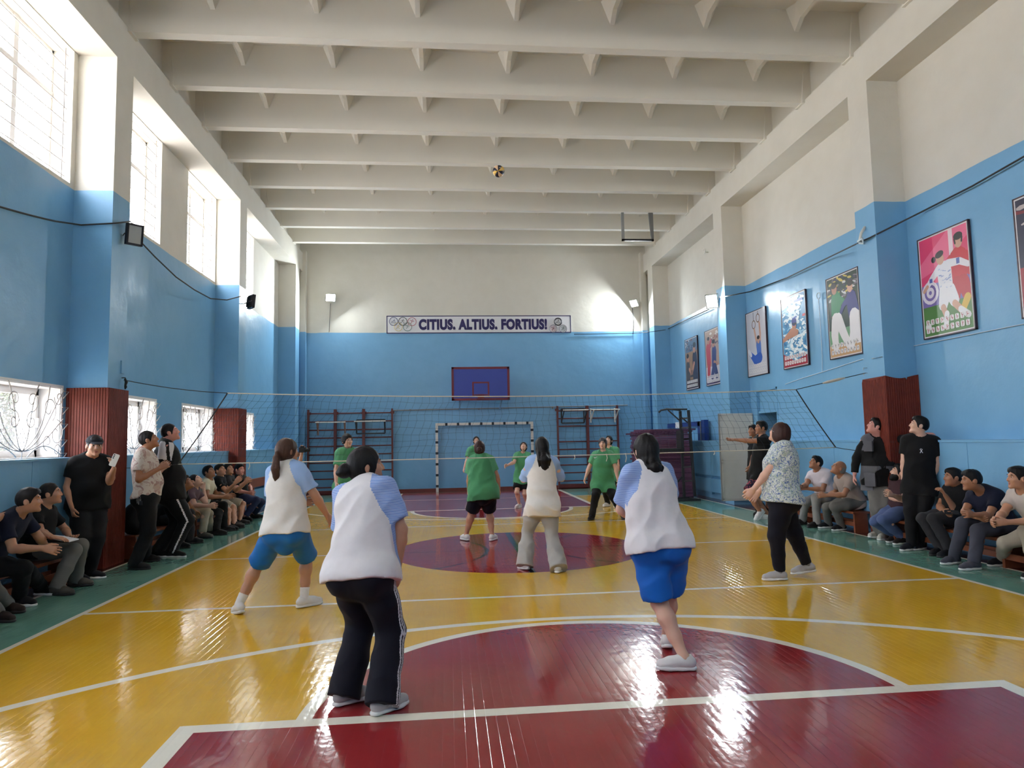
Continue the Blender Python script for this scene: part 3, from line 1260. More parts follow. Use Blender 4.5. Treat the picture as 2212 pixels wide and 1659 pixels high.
        for i, ln in enumerate((.074, .082, .076, .060)):
            off = (1.5 - i) * sp
            base = p1 + ac * off - d * .006 * s
            di = unit(d + ac * (1.5 - i) * .075)
            a1, a2, a3 = cu * .55, cu * 1.25, cu * 1.75
            q = base
            pts = [q]
            for ang, part in ((a1, .46), (a2, .30), (a3, .24)):
                q = q + (di * math.cos(ang) + nrm * math.sin(ang)) * ln * part * s
                pts.append(q)
            B.chain(pts, [fr * 1.12, fr * 1.05, fr, fr * .85], .003)
        tb = wr + d * .025 * s + ac * .022 * s
        t1 = tb + unit(d * .72 + ac * .62 + nrm * .30) * .042 * s
        t2 = t1 + unit(d * .88 + ac * .25 + nrm * (.25 + .4 * cu)) * .032 * s
        t3 = t2 + unit(d * .92 + ac * .02 + nrm * (.25 + .5 * cu)) * .024 * s
        B.chain([tb, t1, t2, t3], [.016 * s, .0125 * s, max(.0105 * s, fr), max(.0085 * s, fr * .85)], .008)
        return p1 + d * .03 * s + nrm * .03 * s
    gripL = hand(eL, wL, handL, -1)
    gripR = hand(eR, wR, handR, 1)
    sockm = cloth('sock_%s' % (socks or 'none'), {'white': rgb(225, 222, 220), 'grey': rgb(150, 148, 146), None: rgb(30, 30, 32), 'black': rgb(30, 30, 32)}[socks])

    if socks:
        for kn, an in ((kL, aL), (kR, aR)):
            K = Field(.0075)
            K.cone(kn + (an - kn) * .74, kn + (an - kn) * .88, .047 * s * (.5 + .5 * g), .042 * s, .01, cut0=True)
            K.cone(kn + (an - kn) * .88, an, .042 * s, .042 * s, .01)
            K.plane(an - np.array([0, 0, .02]), (0, 0, -1))
            field_obj('sock', K, [sockm], root)
    thin(field_obj('body', B, [sk], root), .38 if res < .0075 else .45)

    # ---- face pieces
    def piece(me, name, p, parent=root, mats=None, sx=1.0, ax=None):
        o = bpy.data.objects.new(name, me)
        COL.objects.link(o)
        a = A if ax is None else ax
        k = hs * 1.0
        M = Matrix(((a[0][0] * k * sx, a[1][0] * k, a[2][0] * k, p[0]), (a[0][1] * k * sx, a[1][1] * k, a[2][1] * k, p[1]),
                    (a[0][2] * k * sx, a[1][2] * k, a[2][2] * k, p[2]), (0, 0, 0, 1)))
        o.parent = parent
        o.matrix_local = Matrix.Translation(-Vector(root.location)) @ M
        if mats:
            for i, m_ in enumerate(mats):
                o.material_slots[i].link = 'OBJECT'
                o.material_slots[i].material = m_
        return o
    hm = HAIR[hair[0]]
    for sd in (-1, 1):
        o = piece(EYE_ME, 'eye', hp(sd * .031, .0800, .008))
        piece(BROW_ME, 'eyebrow', hp(sd * .035, .0835, .029), mats=[hm], sx=sd)
    piece(MOUTH_ME, 'mouth', hp(0, .0905, -.062))

    # ---- hair
    style = hair[1]
    hh = 0.0065 if res < 0.008 else 0.0085
    Hf = Field(hh)
    th = {'short': .009, 'buzz': .005, 'crop': .014}.get(style, .016)
    if style == 'bald':
        Hf.ell(hp(0, -.03, -.005), A, np.array([.080, .082, .080]) * hs, 0)
        Hf.plane(hp(0, -.02, .03), hu)
        Hf.plane(hp(0, .01, 0), lk)
    else:
        sh_ = style in ('short', 'buzz', 'crop')
        Hf.ell(hp(0, -.012, .018), A, (np.array([.076, .096, .098]) + (.0045 if sh_ else th)) * hs, .02)
        if sh_:
            if style != 'buzz':
                Hf.ell(hp(0, .004, .060), A, np.array([.074, .094, .066]) * hs, .02)
                Hf.ell(hp(0, .040, .088), A, np.array([.056, .050, .026]) * hs, .02)
            Hf.ell(hp(0, .108, -.036), A, np.array([.115, .090, .104]) * hs, 0, op='-')
            Hf.ell(hp(0, .012, -.105), A, np.array([.13, .128, .080]) * hs, 0, op='-')
            for sd in (-1, 1):
                Hf.ell(hp(sd * .088, .000, -.020), A, np.array([.024, .032, .040]) * hs, 0, op='-')
        elif style == 'bob':
            Hf.ell(hp(0, -.040, -.03), A, np.array([.098, .082, .088]) * hs, .03)
            Hf.ell(hp(0, .118, -.045), A, np.array([.10, .088, .118]) * hs, 0, op='-')
            Hf.plane(hp(0, -.02, -.098), -hu + lk * .25)
        elif style == 'fringe':
            Hf.ell(hp(0, .05, .062), A, np.array([.062, .045, .026]) * hs, .02)
            Hf.ell(hp(0, .112, -.055), A, np.array([.10, .085, .108]) * hs, 0, op='-')
            Hf.ell(hp(0, .0, -.118), A, np.array([.13, .14, .075]) * hs, 0, op='-')
        else:
            Hf.ell(hp(0, -.03, -.035), A, np.array([.082, .074, .075]) * hs, .03)
            Hf.ell(hp(0, .112, -.050), A, np.array([.095, .090, .122]) * hs, 0, op='-')
            for sd in (-1, 1):
                Hf.ell(hp(sd * .092, .004, -.020), A, np.array([.022, .026, .036]) * hs, 0, op='-')
        bf = -perp(f * .6 + lk * .4, np.array([0, 0, 1.0]))      # behind the person
        off = (.118 + .02 * (g - 1)) * s                      # where the shirt's back is
        sp = lambda d, q, x=0.0: nk + bf * q * s - np.array([0, 0, d * s]) + hr * x * s + bf * max(0.0, d) * -(u @ bf) * 1.0
        if style == 'bun':
            b = hp(0, -.140, -.012)
            Hf.ell(b, A, np.array([.050, .044, .050]) * hs, .006)
            Hf.cone(hp(0, -.10, -.0), b, .036 * hs, .022 * hs, .01)
            Hf.ell(b + bf * .008 - np.array([0, 0, .01]), A, np.array([.042, .046, .034]) * hs, .004)
            Hf.cone(hp(0, -.05, -.07), hp(.03, -.045, -.125), .03 * hs, .008 * hs, .02)
        elif style == 'lowbun':
            bf = -perp(lk, np.array([0, 0, 1.0]))
            b = sp(-.005, .125)
            Hf.chain([hp(0, -.07, -.02), hp(0, -.085, -.085), b], [.062 * hs, .055 * hs, .036 * hs], .03)
            Hf.ell(b, np.array([hr, bf, np.cross(hr, bf)]), np.array([.050, .036, .046]) * hs, .008)
            Hf.chain([hp(.045, -.06, -.06), sp(.0, .118, .060), sp(.035, .122, .048)], [.034 * hs, .015 * hs, .010 * hs], .008)
            Hf.chain([hp(-.045, -.06, -.06), sp(.0, .115, -.055)], [.034 * hs, .012 * hs], .008)
        elif style == 'ponytail':
            b = hp(.022, -.100, -.015)
            Hf.cone(hp(0, -.06, .0), b, .07 * hs, .024 * hs, .03)
            Hf.chain([b, b + bf * .035 * s - np.array([0, 0, .05 * s]), sp(.02, .150, .03), sp(.10, .130, .035), sp(.155, .122, .03)], [.024 * hs, .034 * hs, .038 * hs, .034 * hs, .010 * hs], .012)
            Hf.chain([b + bf * .03, sp(.02, .145, .06), sp(.11, .125, .06)], [.02 * hs, .024 * hs, .006 * hs], .01)
            Hf.chain([b + bf * .02, sp(.01, .14, .0), sp(.13, .125, .0)], [.02 * hs, .018 * hs, .005 * hs], .01)
            Hf.ell(b, A, np.array([.030, .018, .030]) * hs, .004)
        elif style == 'long':
            Hf.chain([hp(0, -.075, .0), hp(0, -.10, -.07), sp(.02, .140), sp(.10, .130), sp(.17, .120, .01)], [.078 * hs, .070 * hs, .062 * hs, .044 * hs, .010 * hs], .02)
            for x_, d_ in ((-.045, .11), (.045, .09), (-.02, .15), (.03, .14)):
                Hf.chain([hp(x_, -.09, -.05), sp(.02, .135, x_ * 1.25), sp(d_, .125, x_ * 1.5)], [.045 * hs, .034 * hs, .006 * hs], .008)
        elif style == 'tied':
            Hf.cone(hp(0, -.08, -.03), hp(.03, -.11, -.15), .035 * hs, .012 * hs, .02)
    rr = np.random.RandomState(seed)
    if style in ('cap', 'scarf'):
        pass
    strands = folds(seed, .0042, 70)
    field_obj('hair', Hf, [hm], root, wrinkle=lambda P: strands(P * np.array([1, 1, .22])))
    if len(hair) > 2 and hair[2] == 'cap':
        Cf = Field(hh)
        Cf.ell(hp(0, -.010, .028), A, np.array([.094, .115, .104]) * hs, .02)
        Cf.plane(hp(0, 0, .042), -hu * .97 - lk * .12)
        cp = field_obj('cap', Cf, [cloth('cap_cloth', rgb(30, 30, 36))], root)
        Vf = Field(hh)
        Vf.cone(hp(0, .085, .046), hp(0, .150, .030), .066 * hs, .050 * hs, .01, flat=(hu, .12))
        v = field_obj('cap_visor', Vf, [CL['cap_cloth']], root)
        v.parent = cp
    if len(hair) > 2 and hair[2] == 'scarf':
        Cf = Field(hh)
        Cf.ell(hp(0, -.014, .020), A, np.array([.092, .114, .114]) * hs, .02)
        Cf.ell(hp(0, -.06, -.05), A, np.array([.075, .075, .075]) * hs, .03)
        Cf.ell(hp(0, .125, -.050), A, np.array([.088, .095, .118]) * hs, 0, op='-')
        field_obj('headscarf', Cf, [cloth('headscarf_grey', rgb(84, 82, 88))], root)
    if beard:
        Bf = Field(hh)
        Bf.ell(hp(0, .034, -.058), A, np.array([.066, .072, .068]) * hs, .02)
        Bf.ell(hp(0, .075, -.11), A, np.array([.03, .028, .03]) * hs, .03)
        Bf.ell(hp(0, .10, -.005), A, np.array([.075, .06, .045]) * hs, 0, op='-')
        Bf.ell(hp(0, .11, -.062), A, np.array([.024, .035, .010]) * hs, 0, op='-')
        Bf.plane(hp(0, 0, -.03), hu)
        Bf.plane(hp(0, -.005, 0), -lk)
        field_obj('beard', Bf, [hm], root)

    # ---- shirt
    cres = max(.0095, res * 1.35)
    kind = top.get('kind', 'tee')
    e = top.get('ease', .014) * s
    S = Field(cres)
    hem = top.get('hem', -.06) * s                 # along the spine from the pelvis
    torso(S, e, e + (.0 if sit or hem > 0 else .017) * s)
    S.cone(pv + u * T * .66, pv + u * .03 * s, (.160 if fem else .158) * s * gg + e, (.166 if fem else .156) * s * gg + e, .05, flat=(f, .74))
    if hem < -.04 * s and not sit:
        for hj, kn in ((hL, kL), (hR, kR)):
            S.cone(hj, hj + (kn - hj) * .42, .100 * s * (.5 + .5 * g) + e + .012 * s, .092 * s * (.5 + .5 * g) + e + .012 * s, .05)
    if hem < 0.0:
        wf = top.get('flare', 1.0)
        S.cone(pv + u * .12 * s, pv + u * hem, .162 * s * gg + e, .176 * s * gg * (1.05 if fem else .98) * wf + e, .05, flat=(hf, .78), cut1=True)
    S.plane(pv + u * hem, -u + hf * top.get('hemtilt', 0))
    sl = top.get('sleeve', .55)
    slr = top.get('slr', .066) * s * (.6 + .4 * g)
    sleeves = []
    for sh, el, wr, sd in ((sL, eL, wL, -1), (sR, eR, wR, 1)):
        if sl <= 1:
            S.cone(sh, sh + (el - sh) * sl, slr, slr * .98, .03, cut1=True)
        else:
            S.chain([sh, el], [slr * .98, .062 * s], .03)
            S.cone(el, el + (wr - el) * (sl - 1), .062 * s, .050 * s, .02, cut1=True)
    nd = unit(neck0 - C)
    S.cone(C + u * .045 * s + f * .012 * s, C + nd * .22 * s + f * .02 * s, .060 * s * (.6 + .4 * g), .085 * s, 0, op='-')
    wa = top.get('folds', .008)
    tm = [top['mat']] + [top.get('sleeve_mat', top['mat'])] + top.get('more', [])

    def paint_top(P):
        r = np.zeros(len(P), int)
        if 'sleeve_mat' in top:
            for sh, el, sd in ((sL, eL, -1), (sR, eR, 1)):
                d = unit(el - sh)
                t = (P - sh) @ d
                ax_ = np.linalg.norm(P - sh - t[:, None] * d, axis=1)
                rag = ((P - C) @ (l * sd)) - .80 * shw + .42 * ((P - C) @ u)     # raglan seam
                r[(rag > 0) & (t > -.12) & (ax_ < .14 * s) & (((P - pv) @ u) > T * .45)] = 1
                r[(t > .03 * s) & (ax_ < slr * 1.25) & (((P - C) @ (l * sd)) > .8 * shw)] = 1
        if 'paint' in top:
            r = top['paint'](P, r, dict(pv=pv, u=u, l=l, f=f, T=T, s=s, C=C, sL=sL, sR=sR, eL=eL, eR=eR, hf=hf, shw=shw, hp=hp))
        return r
    shirt = field_obj(top.get('name', 'shirt'), S, tm, root, paint_top, folds(seed, wa * s, 17.0), 42)
    if kind == 'polo':
        K = Field(.0065 if res < .009 else .0075)
        nb_ = C + u * .062 * s + f * .012 * s
        rn = (.078 if not fem else .068) * s * (.6 + .4 * g)
        pt = lambda a, up: nb_ + (l * math.cos(a) * rn + f * math.sin(a) * rn * 1.05) * (1 - .10 * up) + u * (.014 + .026 * up - .040 * max(0.0, math.sin(a)) - .012) * s
        for q in range(16):
            a0, a1 = PI / 2 + .22 + (2 * PI - .44) * q / 16, PI / 2 + .22 + (2 * PI - .44) * (q + 1) / 16
            K.cone(pt(a0, 1), pt(a1, 1), .009 * s, .009 * s, .006)
            K.cone(pt(a0, .3), pt(a1, .3), .010 * s, .010 * s, .010)
            K.cone(pt(a0, -.3), pt(a1, -.3), .009 * s, .009 * s, .010)
        for sd in (-1, 1):
            K.cone(pt(PI / 2 + sd * .25, .2), pt(PI / 2 + sd * .62, -1.1), .010 * s, .009 * s, .008)
        field_obj('collar', K, [top.get('collar', top['mat'])], root)
    if top.get('vest'):
        W = Field(.010)
        torso(W, e + .014 * s, e + .026 * s)
        W.cone(pv + u * T * .62, pv + u * -.14 * s, .154 * s * gg + e + .012, .180 * s * gg + e + .012, .05, flat=(f, .80), cut1=True)
        W.plane(pv - u * .13 * s, -u)
        W.cone(C + nd * .02 * s, C + nd * .22 * s + f * .02 * s, .070 * s, .10 * s, 0, op='-')
        for a_, b_, r_ in ((.02, .45, .085), (.45, .80, .075), (.80, 1.02, .065)):
            W.cone(pv + u * T * a_ + f * .19 * s, pv + u * T * b_ + f * .17 * s, r_ * 1.08 * s * gg, r_ * 1.0 * s * gg, 0, op='-')
        W.cone(pv - u * .16 * s + f * .2 * s, pv + u * T * .05 + f * .19 * s, .095 * s * gg, .09 * s * gg, 0, op='-')
        for sh, el, sd in ((sL, eL, -1), (sR, eR, 1)):
            W.cone(sh + (el - sh) * .34 + l * sd * .03 * s, sh + (el - sh) * 1.0 + l * sd * .03 * s, .070 * s, .090 * s, 0, op='-')

        def paint_vest(P):
            hgt = (P - pv) @ u
            return ((hgt > T * .36) & (hgt < T * .70)).astype(int)
        vo = field_obj('vest', W, [top['vest'], top['mat']], root, paint_vest, folds(seed + 4, .008, 15))
        for sd in (-1, 1):
            for hh_, w_, h_ in ((.80, .060, .075), (.06, .075, .10)):
                c_ = pv + u * T * hh_ + l * sd * .118 * s * gg + f * (.118 * gg + belly * .5) * s
                n_ = unit(f + l * sd * .55)
                t_ = np.cross(u, n_)
                mb = MB()
                for d_, w2, b0, b1 in ((.018, w_, -h_, h_ * .55), (.026, w_ * 1.06, h_ * .55, h_)):
                    mb.add([c_ - np.array(root.location) + t_ * a_ * w2 * s + u * b_ * s + n_ * k_ for k_ in (-.03, d_) for a_, b_ in ((-1, b0), (1, b0), (1, b1), (-1, b1))],
                           [(0, 3, 2, 1), (4, 5, 6, 7), (0, 1, 5, 4), (1, 2, 6, 5), (2, 3, 7, 6), (3, 0, 4, 7)])
                po = mesh_obj('pocket', mb.v, mb.f, top['vest'], root)
                po.parent = vo
    # ---- trousers, shorts
    bk = bottom['kind']
    e = bottom.get('ease', .013) * s
    Pn = Field(cres)
    ep = min(e, .012 * s)
    Pn.ell(pv + np.array([0, 0, .03 * s]), np.array([hl, hf, np.cross(hl, hf)]), np.array([.165 * gg * (1.06 if fem else 1), .122 * gg, .13]) * s + ep, .04)
    if not sit:
        Pn.cone(pv + u * .12 * s, pv, .142 * s * gg + ep, .150 * s * gg + ep, .04, flat=(hf, .75))
    lg = .5 + .5 * g
    for hj, kn, an in ((hL, kL, aL), (hR, kR, aR)):
        Pn.ell(hj - hf * (.055 * gg) * s - np.array([0, 0, .015 * s]), I3, np.full(3, (.098 if fem else .088) * s * gg) + ep, .05)
        if bk == 'shorts':
            fr_ = bottom.get('len', .85)
            fl = bottom.get('flare', .105) * s * lg
            if not sit:
                Pn.cone(pv, pv - np.array([0, 0, .13 * s]), .105 * s, .085 * s, .05)
            end = hj + (kn - hj) * fr_ if fr_ <= 1 else kn + (an - kn) * (fr_ - 1)
            Pn.cone(hj, end, .100 * s * lg + e, fl, .03, cut1=True)
        else:
            kr = bottom.get('knee', .066) * s * lg
            cr = bottom.get('cuff', .062) * s
            mid = kn + (an - kn) * .5
            Pn.chain([hj, hj + (kn - hj) * .5, kn], [.098 * s * lg + e, .082 * s * lg + e, kr], .04)
            dn = unit(an - kn)
            endp = an + dn * bottom.get('drop', .0) * s
            Pn.cone(kn, mid, kr, kr * .4 + cr * .6, .03)
            Pn.cone(mid, endp, kr * .4 + cr * .6, cr, .02, cut1=True)
    if not sit:
        Pn.plane(pv + u * max(.03 * s, min(.105 * s, hem + .06 * s)), u)
    bm_ = [bottom['mat']] + ([bottom['stripe']] if 'stripe' in bottom else [])

    def paint_bot(P):
        r = np.zeros(len(P), int)
        if 'stripe' in bottom:
            n_ = bottom.get('nstripe', 1)
            for hj, kn, an, sd in ((hL, kL, aL, -1), (hR, kR, aR, 1)):
                for a, b in ((hj + np.array([0, 0, .1]), kn), (kn, an - np.array([0, 0, .05]))):
                    d = unit(b - a)
                    t = (P - a) @ d
                    q = P - a - t[:, None] * d
                    side = q @ (hl * sd)
                    fw_ = q @ hf
                    ok = (t > 0) & (t <= np.linalg.norm(b - a) + .02) & (side > .03)
                    if n_ == 1:
                        r[ok & (np.abs(fw_ + .0) < bottom.get('sw', .012))] = 1
                    else:
                        for j in range(n_):
                            r[ok & (np.abs(fw_ + .03 - .022 * j) < .0058)] = 1
        return r
    if n3(bottom):
        Pn.h = .0062
    thin(field_obj(bottom.get('name', 'shorts' if bk == 'shorts' else 'trousers'), Pn, bm_, root, paint_bot, folds(seed + 9, bottom.get('folds', .007) * s, 20), 42), 1.0 if 'stripe' in bottom else .5)

    # ---- shoes
    for an, kn, ft, sd in ((aL, kL, footL, -1), (aR, kR, footR, 1)):
        d = np.array(ft, float) if ft is not None else unit(hf + hl * sd * .28)
        d = unit(d)
        upv = perp(np.array([0, 0, 1.0]), d) if abs(d[2]) < .95 else perp(unit(kn - an), d)
        sx = np.cross(d, upv)
        k = s * .98
        o_ = an - upv * .085 * s
        M = Matrix(((sx[0] * k, d[0] * k, upv[0] * k, o_[0]), (sx[1] * k, d[1] * k, upv[1] * k, o_[1]), (sx[2] * k, d[2] * k, upv[2] * k, o_[2]), (0, 0, 0, 1)))
        sh = bpy.data.objects.new('shoe', SHOE_ME)
        COL.objects.link(sh)
        sh.parent = root
        sh.matrix_local = Matrix.Translation(-Vector(root.location)) @ M
        sh.material_slots[0].link = 'OBJECT'
        sh.material_slots[0].material = shoe_mat(shoes[0])
        so = bpy.data.objects.new('sole', SOLE_ME)
        COL.objects.link(so)
        so.parent = sh
        so.material_slots[0].link = 'OBJECT'
        so.material_slots[0].material = SOLEW if shoes[1] == 'w' else SOLED
        if len(shoes) > 2:
            la = bpy.data.objects.new('shoelace', LACE_ME)
            COL.objects.link(la)
            la.parent = sh
    J = dict(root=root, s=s, u=u, f=f, l=l, hl=hl, hf=hf, pv=pv, nk=nk, C=C, T=T, A=A, hp=hp, wL=wL, wR=wR, eL=eL, eR=eR, sL=sL, sR=sR,
             gripL=gripL, gripR=gripR, kL=kL, kR=kR, hL=hL, hR=hR, shirt=shirt)
    return J


def n3(b):
    return 'stripe' in b and b.get('nstripe', 1) > 1


def ank(u, v, s=1.0, z=.085):
    """Ankle of a foot planted on the floor."""
    return at(u, v, Z=z * s)
# ================================================================== who is there
JW = cloth('jersey_white', rgb(226, 222, 224))
JW2 = cloth('jersey_cream', rgb(226, 221, 214))
JB = striped('jersey_blue_stripe', rgb(58, 108, 190), rgb(190, 208, 236), 50)
JL = striped('jersey_pale_blue', rgb(132, 168, 220), rgb(176, 200, 234), 70)
SHB = cloth('shorts_blue', rgb(24, 104, 178), 0.6)
SHB2 = cloth('shorts_royal', rgb(20, 98, 190), 0.6)
TRN = cloth('track_navy', rgb(16, 16, 28))
STR = cloth('stripe_white', rgb(214, 212, 216))
GRM = cloth('marl_grey', rgb(166, 164, 160))
GRN = cloth('jersey_green', rgb(72, 140, 96), 0.75)
GRN2 = cloth('jersey_green_sleeve', rgb(88, 156, 114), 0.75)
BLK = cloth('black_cloth', rgb(15, 15, 17))
BLK2 = cloth('black_trouser', rgb(18, 18, 20))
NAV = cloth('navy_cloth', rgb(22, 26, 46))
CHAR = cloth('charcoal_cloth', rgb(48, 47, 50))
GREYT = cloth('grey_trouser', rgb(104, 102, 98))
GREYL = cloth('light_grey_trouser', rgb(136, 134, 132))
SLATE = cloth('slate_trouser', rgb(66, 68, 80))
BEIGE = cloth('beige_trouser', rgb(172, 162, 146))
JEAN = cloth('blue_denim', rgb(78, 94, 134))
JEAN2 = cloth('dark_denim', rgb(42, 50, 82))
WPOLO = cloth('white_polo', rgb(208, 200, 206))
CREAM = cloth('cream_polo', rgb(206, 200, 178))
TAUPE = cloth('taupe_shirt', rgb(160, 144, 136))
PALE = cloth('pale_shirt', rgb(196, 184, 176))
MAUVE = cloth('mauve_polo', rgb(98, 78, 88))
MAROON = cloth('maroon_tee', rgb(62, 40, 46))
VESTG = cloth('vest_grey', rgb(92, 92, 98))
CAMO = patterned('camo_white', rgb(206, 196, 186), [(rgb(170, 140, 134), 0), (rgb(188, 168, 158), 4)], 7.5, .55, .59, 1.8)
FLORAL = patterned('floral', rgb(216, 220, 214), [(rgb(156, 172, 172), 0), (rgb(172, 184, 168), 3), (rgb(104, 122, 168), 7)], 15, .55, .585, 2.6)
ORNG = patterned('floral_shorts', rgb(32, 30, 52), [(rgb(190, 90, 60), 2), (rgb(150, 60, 90), 5)], 18, .58, .6)
WSHOE = ((222, 220, 218), 'w', 1)
GSHOE = ((176, 172, 172), 'w', 1)
BSHOE = ((26, 26, 30), 'w')
DSHOE = ((38, 34, 34), 'd')
BROWN = ((84, 78, 72), 'd')


def lk(hd, fac=.85, tgt=None):
    fac = fac * .62 if tgt is None else fac * .8
    t = BALL if tgt is None else np.array(tgt, float)
    d = t - np.array(hd)
    return np.array(hd) + d * np.array([1, 1, fac])


def stand(label, Y, px, **kw):
    pv = at(*px['pv'][:2], Y=Y + (px['pv'][2] if len(px['pv']) > 2 else 0))
    nk = at(*px['nk'][:2], Y=Y + (px['nk'][2] if len(px['nk']) > 2 else 0))
    hd = at(*px['hd'][:2], Y=Y + (px['hd'][2] if len(px['hd']) > 2 else (px['nk'][2] if len(px['nk']) > 2 else 0)))
    A_ = []
    for k in ('aL', 'aR'):
        a = px[k]
        A_.append(np.array((pv[0] + a[1], pv[1] + a[2], .085)) if a[0] is None else at(a[0], a[1], Y=Y + a[2]) if len(a) > 2 else ank(*a))
    look = kw.pop('look', None)
    if look is None:
        look = lk(hd)
    elif callable(look):
        look = look(hd)
    return person(label, kw.pop('H'), kw.pop('yaw'), pv, nk, hd, look, A_[0], A_[1], px['L'], px['R'], **kw)


def seat(label, pv, px, **kw):
    Y = pv[1]
    nk = at(*px['nk'][:2], Y=Y + (px['nk'][2] if len(px['nk']) > 2 else 0))
    hd = at(*px['hd'][:2], Y=Y + (px['hd'][2] if len(px['hd']) > 2 else 0))
    A_ = [np.array(px[k], float) if len(px[k]) == 3 else ank(*px[k]) for k in ('aL', 'aR')]
    look = kw.pop('look', None)
    if look is None:
        look = lk(hd)
    elif callable(look):
        look = look(hd)
    return person(label, kw.pop('H', 1.72), kw.pop('yaw'), pv, nk, hd, look, A_[0], A_[1], px['L'], px['R'], sit=True, **kw)


jersey = lambda m, sm, **k: dict(dict(mat=m, sleeve_mat=sm, hem=-.10, sleeve=.78, slr=.074, ease=.018, folds=.015), **k)
green = dict(mat=GRN, sleeve_mat=GRN2, hem=-.14, sleeve=.72, slr=.080, ease=.026, folds=.014, flare=1.06)
polo = lambda m, **k: dict(dict(mat=m, kind='polo', name='polo_shirt', hem=-.08, sleeve=.62, slr=.067, ease=.016, folds=.009), **k)
tee = lambda m, **k: dict(dict(mat=m, name='t_shirt', hem=-.10, sleeve=.62, slr=.066, ease=.016, folds=.010), **k)
pants = lambda m, **k: dict(dict(kind='pants', mat=m, knee=.070, cuff=.062, ease=.014, folds=.008, drop=.03), **k)

# ---- the white team, nearest the camera
stand('woman with brown ponytail in white jersey and blue shorts, stepping to the right', 6.75,
      dict(pv=(618, 1148, .0), nk=(617, 1006, .10), hd=(621, 974, .10), aL=(516, 1306), aR=(657, 1292),
           L=((590, 1086, 1), (668, 1085, 1)), R=((683, 1074, 1), (706, 1112, 1))),
      H=1.66, yaw=24, hyaw=10, look=lambda h: lk(h, .25, h + np.array([2.4, 2.2, .5])), top=jersey(JW2, JL, hem=-.03), fem=True, g=1.08, skin='mid',
      bottom=dict(kind='shorts', mat=SHB, len=.97, flare=.104, ease=.020, folds=.009), hair=('brown', 'ponytail'), shoes=WSHOE, socks='white', res=.0068,
      footL=(-.50, .75, -.22), footR=(.75, .62, 0), kneeL=(-.3, 1, 0), tilt=-2)
bun = stand('woman with black hair bun in white jersey and black striped track trousers, bending forward', 4.35,
      dict(pv=(783, 1238, .0), nk=(787, 1046, .17), hd=(791, 1007, .22), aL=(746, 1490), aR=(826, 1508),
           L=((742, 1160, 1), (800, 1232, 1)), R=((874, 1163, 1), (858, 1228, 1))),
      H=1.62, yaw=28, hyaw=20, look=lambda h: h + np.array([1.0, .28, .10]), top=jersey(JW, JB, hem=-.055, slr=.078), fem=True, g=1.17, skin='mid',
      bottom=pants(TRN, knee=.086, cuff=.106, stripe=STR, nstripe=3, ease=.016, drop=.045), hair=('black', 'bun'), shoes=GSHOE, res=.0055,
      footL=(.80, .60, 0), footR=(.72, .70, 0), sw=1.02, hk=1.07)
stand('woman with long black hair in white jersey and flared light grey trousers', 8.4,
      dict(pv=(1172, 1092, 0), nk=(1171, 990, .06), hd=(1170, 964, .10), aL=(1134, 1215), aR=(1206, 1221),
           L=((1131, 1036, 1), (1150, 1016, 1)), R=((1213, 1034, 1), (1196, 1012, 1))),
      H=1.62, yaw=-4, look=lambda h: lk(h, .35), top=jersey(JW2, JL, hem=-.14, sleeve=.95, slr=.066), fem=True, g=1.0, skin='fair',
      bottom=pants(GRM, knee=.076, cuff=.118, drop=.05, folds=.014), hair=('black', 'long'), shoes=WSHOE, res=.0068, footL=(-.35, .9, -.1), footR=(.45, .9, 0))
stand('woman with low black bun in white jersey and royal blue shorts, lunging on one leg', 4.85,
      dict(pv=(1424, 1176, .0), nk=(1397, 1010, .12), hd=(1394, 972, .16), aL=(1478, 1420), aR=(1440, 1375, .30),
           L=((1343, 1100, 1), (1372, 1118, 1)), R=((1448, 1080, 1), (1432, 1096, 1))),
      H=1.64, yaw=-20, hyaw=4, tilt=2, htilt=5, look=lambda h: lk(h, .25, h + np.array([-.5, 2, .5])), top=jersey(JW, JB, hem=-.05, slr=.074), fem=True, g=1.16, skin='fair',
      bottom=dict(kind='shorts', mat=SHB2, len=.94, flare=.108, ease=.022, folds=.014), hair=('black', 'lowbun'), shoes=WSHOE, res=.0058,
      footL=(-.95, .12, .02), footR=(.2, .9, -.3), kneeR=(.75, .7, .2), kneeL=(-.3, 1, 0))
flo = stand('woman with short brown bob and glasses in floral blouse and black trousers', 7.25,
      dict(pv=(1687, 1078, 0), nk=(1692, 962, .02), hd=(1684, 936, .0), aL=(1684, 1236), aR=(1744, 1220, .18),
           L=((1647, 1036, -1), (1617, 1070, -1)), R=((1668, 1030, 1), (1640, 1062, 1))),
      H=1.68, yaw=-68, hyaw=-72, look=lambda h: lk(h, .75), top=tee(FLORAL, hem=-.04, name='blouse', sleeve=.72, slr=.082, ease=.022, folds=.012, flare=1.05), fem=True, g=1.26, skin='fair',
      bottom=pants(TRN, knee=.082, cuff=.060, drop=-.02), hair=('reddish', 'bob'), shoes=GSHOE, socks='grey', res=.0065, belly=.02, footL=(-1, .05, 0), footR=(-.95, .1, -.12))

